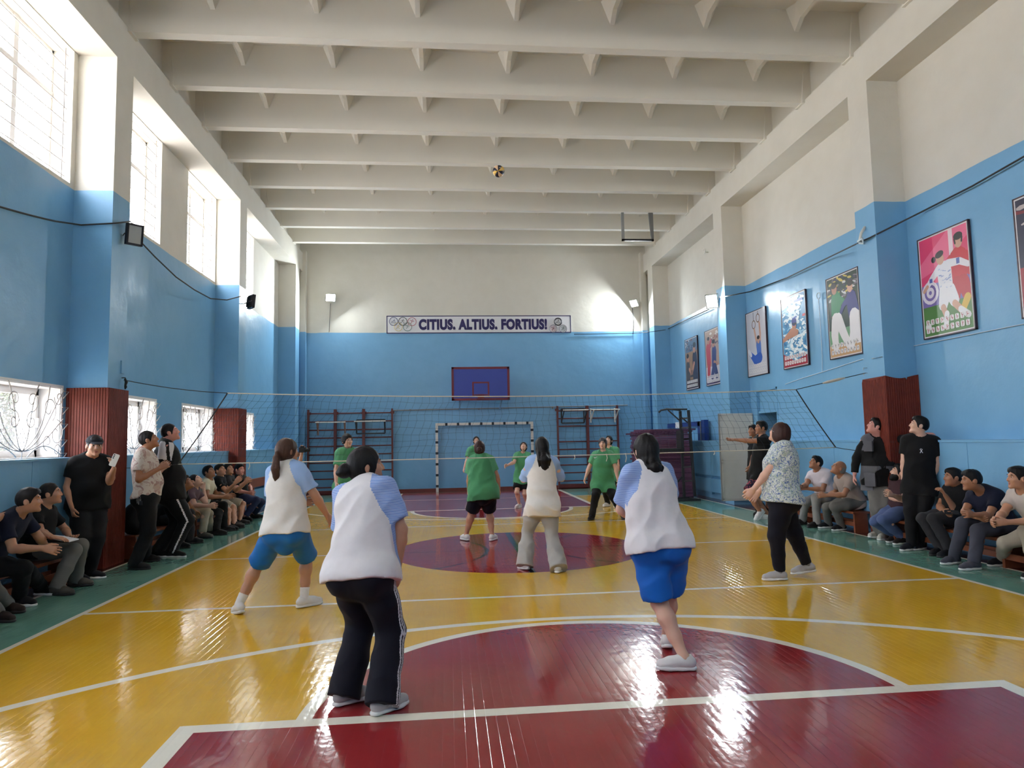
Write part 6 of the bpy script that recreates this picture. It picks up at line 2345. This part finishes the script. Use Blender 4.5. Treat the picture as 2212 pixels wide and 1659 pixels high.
p = Print().rect(.03, .03, .97, 1.47, (34, 34, 62)).rect(.03, .03, .97, .62, (150, 34, 48)).splash(40, (.05, .7, .95, 1.4), [(60, 60, 110), (190, 180, 180), (120, 40, 50)], 41, .03, .07).limb([(.55, 1.0), (.5, .5)], [.2, .16], (206, 204, 210)).oval(.55, 1.22, .08, .1, SK2).icons((160, 40, 60)).hang(7.62, 'dark poster cut off by the right edge of the view')

# ---- benches
def bench(side, xa, xb, ya, yb, legs, label, seat=.335):
    root = empty('bench', ((xa + xb) / 2, (ya + yb) / 2, 0), label, 'bench', 'wooden benches along the walls')
    here(MB().box(xa, xb, ya, yb, seat - .035, seat).build('seat_plank', BENCH), root)
    for y in legs:
        here(MB().box(xa + .03, xb - .03, y - .02, y + .02, 0, seat - .035).build('leg', BENCH), root)
    for x in (xa + .04, xb - .07):
        here(MB().box(x, x + .03, ya + .05, yb - .05, .10, .17).build('rail', BENCH), root)
    return root


bench(1, 5.42, 5.70, 10.42, 13.6, (10.46, 12.0, 13.5), 'low wooden bench along the right wall under the bald man')
bench(1, 5.36, 5.66, 5.2, 9.54, (5.4, 7.45, 9.40), 'low wooden bench along the right wall under the men in polos')
bench(-1, -5.70, -5.42, 5.2, 8.7, (5.4, 7.05, 8.6), 'low wooden bench along the left wall nearest the camera')
bench(-1, -5.70, -5.42, 10.25, 15.2, (10.35, 12.7, 15.05), 'low wooden bench along the left wall under the row of spectators')
r = empty('gym_beam', (-5.5, 18.2, 0), 'reddish wooden beam on legs along the far left wall', 'bench')
here(MB().box(-5.58, -5.50, 15.95, 20.3, .60, .80).build('plank', BENCH), r)
for y in (16.3, 18.3, 20.1):
    here(MB().box(-5.62, -5.46, y - .03, y + .03, 0, .60).build('leg', BENCH), r)

# ---- stack of puzzle mats
MATM = [mat('mat_plum_%d' % i, c, 0.7, 0.12, 9) for i, c in enumerate((rgb(104, 62, 92), rgb(94, 54, 82), rgb(116, 72, 100)))]


def mat_mesh():
    W_, D_, k = 1.36, .95, 13
    out = []
    for (p0, p1, nrm) in (((-W_ / 2, -D_ / 2), (W_ / 2, -D_ / 2), (0, -1)), ((W_ / 2, -D_ / 2), (W_ / 2, D_ / 2), (1, 0)), ((W_ / 2, D_ / 2), (-W_ / 2, D_ / 2), (0, 1)), ((-W_ / 2, D_ / 2), (-W_ / 2, -D_ / 2), (-1, 0))):
        L = math.hypot(p1[0] - p0[0], p1[1] - p0[1])
        n_ = max(5, round(L / .105))
        for i in range(n_):
            for s_, d_ in ((.0, 0), (.30, 0), (.22, .03), (.78, .03), (.70, 0)):
                t_ = (i + s_) / n_
                out.append((p0[0] + (p1[0] - p0[0]) * t_ + nrm[0] * d_, p0[1] + (p1[1] - p0[1]) * t_ + nrm[1] * d_))
    return MB().prism(out, 0, .040)


mm = mat_mesh()
base = None
R = random.Random(3)
for i in range(40):
    if base is None:
        o = mm.build('foam_mat', MATM[0])
        base = o
    else:
        o = base.copy()
        COL.objects.link(o)
    o.material_slots[0].link = 'OBJECT'
    o.material_slots[0].material = MATM[R.randrange(3)]
    top_ = i > 35
    o.location = (4.70 + R.gauss(0, .012) - (.09 if i == 37 else 0) + (.10 if i == 39 else 0), 17.95 + R.gauss(0, .012), .045 * i + .001)
    o.rotation_euler = (0, 0, math.radians(-4 + R.gauss(0, .6) + (5 if top_ else 0)))
    ones = 'first second third fourth fifth sixth seventh eighth ninth tenth eleventh twelfth thirteenth fourteenth fifteenth sixteenth seventeenth eighteenth nineteenth twentieth'.split()
    nth = ones[i] + ' from the floor' if i < 20 else (ones[39 - i] + ' from the top' if i < 39 else 'topmost')
    tag(o, 'plum foam puzzle mat, %s, in the stack beside the black rack' % nth, 'mat', 'plum foam mats in the stack')

# ---- black exercise rack
r = empty('exercise_rack', (4.85, 16.6, 0), 'black steel pull-up and dip rack in front of the mat stack', 'rack')
B_ = lambda u, v, Y_: at(u, v, Y=Y_)
post = lambda a, b, w=.06: MB().bar(a, b, w)
pa0, pa1 = B_(1478, 1074, 16.75), B_(1469, 888, 16.75)
pb0, pb1 = B_(1501, 1072, 16.55), B_(1487, 886, 16.55)
here(post(pa0, pa1).build('upright', BLACK), r)
here(post(pb0, pb1).build('upright', BLACK), r)
for v in (905, 925, 950, 985, 1010, 1040):
    f = (1074 - v) / 186
    a, b = pa0 + (pa1 - pa0) * f, pb0 + (pb1 - pb0) * f
    here(post(a, b, .035).build('cross_bar', BLACK), r)
here(MB().tube([B_(1484, 884, 16.6), B_(1440, 884, 16.6), B_(1428, 886, 16.6), B_(1423, 891, 16.6)], .024, 6).build('pull_up_handle', BLACK), r)
here(MB().tube([B_(1470, 886, 16.9), B_(1450, 884, 16.9), B_(1438, 883, 16.9)], .022, 6).build('pull_up_handle', BLACK), r)
here(post(B_(1443, 886, 16.7), B_(1472, 912, 16.7), .03).build('brace', BLACK), r)
here(post(B_(1470, 900, 16.7), B_(1488, 915, 16.7), .03).build('brace', BLACK), r)
here(MB().box(pa0[0] - .75, pa0[0] - .05, 16.50, 16.60, 1.22, 1.30).build('arm_pad', DARK), r)
here(MB().box(pa0[0] - .75, pa0[0] - .05, 16.80, 16.90, 1.22, 1.30).build('arm_pad', DARK), r)
here(MB().box(pa0[0] - .10, pa0[0] - .03, 16.52, 16.88, 1.15, 1.75).build('back_pad', DARK), r)
mb = MB().bar((pa0[0] - .95, 16.45, .03), (pb0[0] + .1, 16.45, .03), .06).bar((pa0[0] - .95, 16.95, .03), (pb0[0] + .1, 16.95, .03), .06).bar((pb0[0], 16.45, .03), (pb0[0], 16.95, .03), .06)
here(mb.build('base_frame', BLACK), r)
here(post(B_(1473, 1030, 16.7), (pa0[0] - .55, 16.7, .05), .035).build('brace', BLACK), r)

# ---- blue padded frame on the ledge
r = empty('padded_frame', (5.9, 17.3, 1.47), 'blue padded frame with a white label leaning on the wall ledge behind the rack', 'frame')
Q = lambda u, v: at(u, v, X=5.92)
e0, e1 = Q(1433, 905), Q(1517, 903)
yl, yr, zt = e0[1], e1[1], 2.0
here(MB().box(5.86, 5.98, yr, yl, zt - .13, zt).build('top_pad', PADB), r)
for i, y in enumerate((yl - .12, yr + .12, yr - .16)):
    here(MB().box(5.86, 5.98, y - .11, y + .11, 1.47, zt + (.03 if i == 2 else 0)).build('upright_pad', PADB), r)
here(MB().box(5.85, 5.862, yr - .03, yr + .02, 1.48, zt).build('grey_strip', GREYP), r)
here(MB().box(5.852, 5.862, (yl + yr) / 2 - .22, (yl + yr) / 2 + .35, zt - .15, zt + .02).build('white_label', PAPER), r)

# ---- bag and ball beside the clad pillar
r = empty('backpack', (-5.52, 10.40, .335), 'black backpack on the bench beside the clad pillar', 'bag')
K = Field(.010)
K.ell((-5.52, 10.42, .55), I3, (.16, .17, .24), 0)
K.ell((-5.45, 10.40, .47), I3, (.12, .14, .14), .03)
K.plane((-5.52, 10.4, .345), (0, 0, -1))
K.plane((-5.69, 10.4, .4), (-1, 0, 0))
BAGM = cloth('bag_black', rgb(18, 18, 22), .6)
field_obj('bag_body', K, [BAGM], r, wrinkle=folds(3, .008, 14))
here(MB().tube([(-5.50, 10.36, .76), (-5.49, 10.37, .86), (-5.46, 10.42, .90), (-5.45, 10.46, .84), (-5.48, 10.47, .76)], .012, 6).build('carry_handle', BAGM, smooth=True), r)
here(MB().tube([(-5.40, 10.35, .74), (-5.35, 10.36, .60), (-5.36, 10.38, .42)], .016, 6).build('shoulder_strap', BAGM, smooth=True), r)
here(MB().tube([(-5.37, 10.30, .50), (-5.345, 10.38, .52), (-5.37, 10.46, .50)], .005, 5).build('zip', STEEL), r)
ball_at('volleyball', (-5.36, 10.30, .106), .105, [YELB, YELB, GRNB, YELB], 'yellow and green ball on the floor beside the clad pillar', rot=(.6, .4, .3))

# ---- things in people's hands
def phone(p, nrm, up, m, label, lens=True):
    nrm, up = unit(nrm), np.array(up, float)
    up = perp(up, nrm)
    s_ = np.cross(up, nrm)
    root = empty('phone', p, label, 'phone')
    P = lambda a, b, c: s_ * a + up * b + nrm * c
    w_, h_, t_ = .037, .078, .0045
    out = [(-w_, -h_ + .01), (-w_ + .01, -h_), (w_ - .01, -h_), (w_, -h_ + .01), (w_, h_ - .01), (w_ - .01, h_), (-w_ + .01, h_), (-w_, h_ - .01)]
    mb = MB().prism(out, -t_, t_, P)
    mesh_obj('case', mb.v, mb.f, m, root)
    mb = MB().prism([(a * .92, b * .95) for a, b in out], -t_ - .0006, -t_, P)
    mesh_obj('screen', mb.v, mb.f, DARK, root)
    if lens:
        for b in (.062, .042, .022):
            mb = MB().prism([(-.02 + .008 * math.cos(a), b + .008 * math.sin(a)) for a in [2 * PI * i / 10 for i in range(10)]], t_, t_ + .002, P)
            mesh_obj('lens', mb.v, mb.f, DARK, root)
    return root


phone(at(247, 994, Y=float(cap['gripL'][1]) - .02), (.25, -1, .1), (.35, .05, 1), WHT, 'white phone held up by the man in the black cap')
g_ = (sw1['gripL'] + sw1['gripR']) / 2
phone(g_ + (-.03, -.02, .05), (-.4, -.7, .6), (-.8, 0, .6), DARK, 'dark phone in the hands of the seated man in the white polo', False)
phone(sw2['gripR'] + (-.02, -.02, -.06), (-.3, -1, 0), (-.3, 0, -1), DARK, 'dark phone hanging in the hand of the bald man', False)
phone(s3['gripR'] + (0, -.02, .02), (-.3, -.5, .8), (-.8, .3, .3), DARK, 'dark phone held low by the man holding his chin', False)

r = empty('camera', ph['gripR'], 'black camera held up behind the brown ponytail', 'camera')
cpos = at(653, 972, Y=float(ph['gripR'][1]) - .05)
r.location = tuple(cpos)
mb = MB().box(-.05, .06, -.04, .04, -.045, .045)
mesh_obj('camera_body', mb.v, mb.f, DARK, r)
mb = MB().tube([(.05, 0, 0), (.13, -.01, .0), (.14, -.01, .0)], [.036, .036, .030], 10)
mesh_obj('lens_barrel', mb.v, mb.f, BLKP, r)
mb = MB().box(-.03, .03, -.025, .025, .045, .075)
mesh_obj('flash_hump', mb.v, mb.f, DARK, r)

g_ = (bk['gripL'] + bk['gripR']) / 2
r = empty('notebook', g_, 'open white notebook on the knees of the man in black polo', 'notebook')
c_ = at(130, 1162, Y=8.02)
r.location = tuple(c_ + np.array([0, -.02, .0]))
for sd, t_ in ((-1, .10), (1, -.16)):
    mb = MB()
    for k in range(3):
        z = .004 * k
        mb.add([(0, -.10, z), (sd * .155, -.10, z + t_ * .155 * 1.4 * 1), (sd * .155, .10, z + t_ * .155 * 1.4), (0, .10, z), (0, -.10, z + .003), (sd * .155, -.10, z + .003 + t_ * .155 * 1.4), (sd * .155, .10, z + .003 + t_ * .155 * 1.4), (0, .10, z + .003)],
               [(0, 3, 2, 1), (4, 5, 6, 7), (0, 1, 5, 4), (1, 2, 6, 5), (2, 3, 7, 6), (3, 0, 4, 7)])
    mesh_obj('page_block', mb.v, mb.f, PAPER, r)
mb = MB().box(-.158, .158, -.102, .102, -.010, -.004)
mesh_obj('cover', [(a, b, z + abs(a) * (-.1 if a < 0 else -.2)) for a, b, z in mb.v], mb.f, BLKP, r)

hp_, hn_ = hit([c for c in camo['root'].children if c.name.startswith('trousers')][0], 301, 1075)
if hp_ is not None:
    p0 = hp_ + hn_ * .012
    r = empty('key_ring', p0, 'bunch of keys on a ring at the hip of the man in camouflage shirt', 'keys')
    mesh = MB().tube([(.018 * math.cos(a), 0, .018 * math.sin(a)) for a in [2 * PI * i / 12 for i in range(12)]], .003, 5, True)
    mesh_obj('ring', mesh.v, mesh.f, STEEL, r)
    for dx, ln in ((-.018, .075), (0, .09), (.016, .07)):
        mesh = MB().box(dx - .006, dx + .006, -.003, .001, -ln, -.045).box(dx - .013, dx + .013, -.003, .001, -.046, -.016)
        mesh_obj('key', mesh.v, mesh.f, STEEL, r)
    mesh = MB().box(.012, .045, -.006, .004, -.10, -.045)
    mesh_obj('fob', mesh.v, mesh.f, BLKP, r)


def child_at(parent, name, m, mb_, u, v, garment):
    p_, n_ = hit(garment, u, v)
    if p_ is None:
        return
    n_ = unit(n_)
    s_ = unit(np.cross((0, 0, 1.0), n_))
    u_ = np.cross(n_, s_)
    base_ = p_ - np.array(parent.location)
    vs = [base_ + s_ * a + u_ * b + n_ * (.004 + c) for a, b, c in mb_.v]
    mesh_obj(name, vs, mb_.f, m, parent)


tick = MB().prism([(-.045, .0), (-.02, -.022), (.05, .022), (-.018, -.006), (-.038, .012)], 0, .003)
child_at(hsf['root'], 'chest_logo', STR, tick, 1287, 988, hsf['shirt'])
loop = MB().tube([(-.016, -.03, 0), (0, .0, 0), (.014, .02, 0), (0, .032, 0), (-.013, .02, 0), (0, 0, 0), (.016, -.03, 0)], .005, 5)
child_at(teem['root'], 'chest_logo', STR, loop, 1990, 974, teem['shirt'])
tr_ = [c for c in teem['root'].children if c.name.startswith('trousers')][0]
child_at(teem['root'], 'trouser_logo', STR, MB().tube([(a * .6, b * .6, 0) for a, b in ((-.016, -.03), (0, 0), (.014, .02), (0, .032), (-.013, .02), (.016, -.03))], .004, 5), 2011, 1068, tr_)
hp = flo['hp']
L_ = np.array(flo['root'].location)
mb = MB()
for sd in (-1, 1):
    ctr = [hp(sd * .033 + .024 * math.cos(a), .100 - .004 * abs(math.cos(a)), .004 + .019 * math.sin(a)) - L_ for a in [2 * PI * i / 14 for i in range(14)]]
    mb.tube(ctr, .0022, 5, True)
    mb.tube([hp(sd * .057, .096, .008) - L_, hp(sd * .080, .05, .010) - L_, hp(sd * .084, -.005, .006) - L_], .002, 5)
mb.tube([hp(-.010, .102, .006) - L_, hp(.010, .102, .006) - L_], .002, 5)
mesh_obj('glasses', mb.v, mb.f, STEEL, flo['root'])
GOLD = mat('gold', rgb(214, 170, 90), .3, .02, metal=.9)
L_ = np.array(bun['root'].location)
for sd in (-1, 1):
    c_ = bun['hp'](sd * .086, -.004, -.052) - L_
    mb = MB().tube([c_ + (0, 0, .012), c_ + (.004, 0, 0), c_ + (0, 0, -.016)], [.004, .007, .006], 6)
    mesh_obj('earring', mb.v, mb.f, GOLD, bun['root'], smooth=True)

# ---- beyond the windows
GR = mat('dry_ground', rgb(150, 134, 108), 0.9, 0.2, 3)
tag(MB().box(-17, -6.62, -15, 40, -.75, -.6).build('ground_outside', GR), kind='structure')
LEAF = [mat('leaf_%d' % i, c, 0.6, 0.2, 5) for i, c in enumerate((rgb(42, 58, 14), rgb(58, 66, 20), rgb(28, 42, 10)))]
BARK = mat('bark', rgb(58, 44, 32), 0.9, 0.25, 12)
HOUSE = mat('yard_wall', rgb(120, 108, 96), 0.8, 0.1, 2)


def shrub(x, y, h, w_, seed, label):
    root = empty('shrub', (x, y, -.6), label, 'shrub', 'shrubs outside the low windows')
    R = random.Random(seed)
    st = MB()
    tips = []
    for k in range(5):
        a = R.uniform(0, 2 * PI)
        top_ = np.array([math.cos(a) * w_ * .5 * R.random(), math.sin(a) * w_ * .5 * R.random(), h * R.uniform(.7, 1.0)])
        st.tube([(0, 0, 0), tuple(top_ * .5 + (R.uniform(-.1, .1), R.uniform(-.1, .1), 0)), tuple(top_)], [.05, .035, .012], 5)
        tips.append(top_)
    mesh_obj('stem', st.v, st.f, BARK, root)
    vs, fs, mi = [], [], []
    for k in range(2600):
        z = h * (.18 + .82 * R.random() ** .8)
        a, rr = R.uniform(0, 2 * PI), w_ * .5 * math.sqrt(R.random()) * (1.05 - .5 * abs(z / h - .55))
        c = np.array([math.cos(a) * rr, math.sin(a) * rr, z])
        d = unit(np.array([R.gauss(0, 1), R.gauss(0, 1), R.gauss(0, .6)]))
        s_ = unit(np.cross(d, (0.1, .2, 1)))
        ln = R.uniform(.05, .11)
        n0 = len(vs)
        vs += [c - d * ln, c + s_ * ln * .35, c + d * ln, c - s_ * ln * .35]
        fs.append((n0, n0 + 1, n0 + 2, n0 + 3))
        mi.append(R.randrange(3))
    f_ = mesh_obj('foliage', vs, fs, LEAF, root, mi)
    f_['kind'] = 'stuff'


for i, (x, y, h, w_, lab) in enumerate(((-8.3, 11.9, 3.3, 1.5, 'leafy shrub outside the nearest low window'), (-8.9, 13.6, 3.5, 1.5, 'second leafy shrub beyond the nearest low window'), (-8.6, 17.6, 3.4, 1.3, 'leafy shrub beyond the second low window, behind the camouflage shirt'),
                                   (-8.5, 21.6, 3.4, 1.5, 'leafy shrub outside the third low window'), (-9.6, 24.6, 3.6, 1.6, 'far leafy shrub beyond the third low window'), (-8.9, 27.5, 3.4, 1.5, 'leafy shrub beyond the farthest low window'))):
    shrub(x, y, h, w_, 50 + i, lab)
tag(MB().box(-14.3, -14.0, 0, 40, -.6, 1.5).build('yard_wall', HOUSE), 'pale yard wall seen through the low windows behind the shrubs', 'wall')
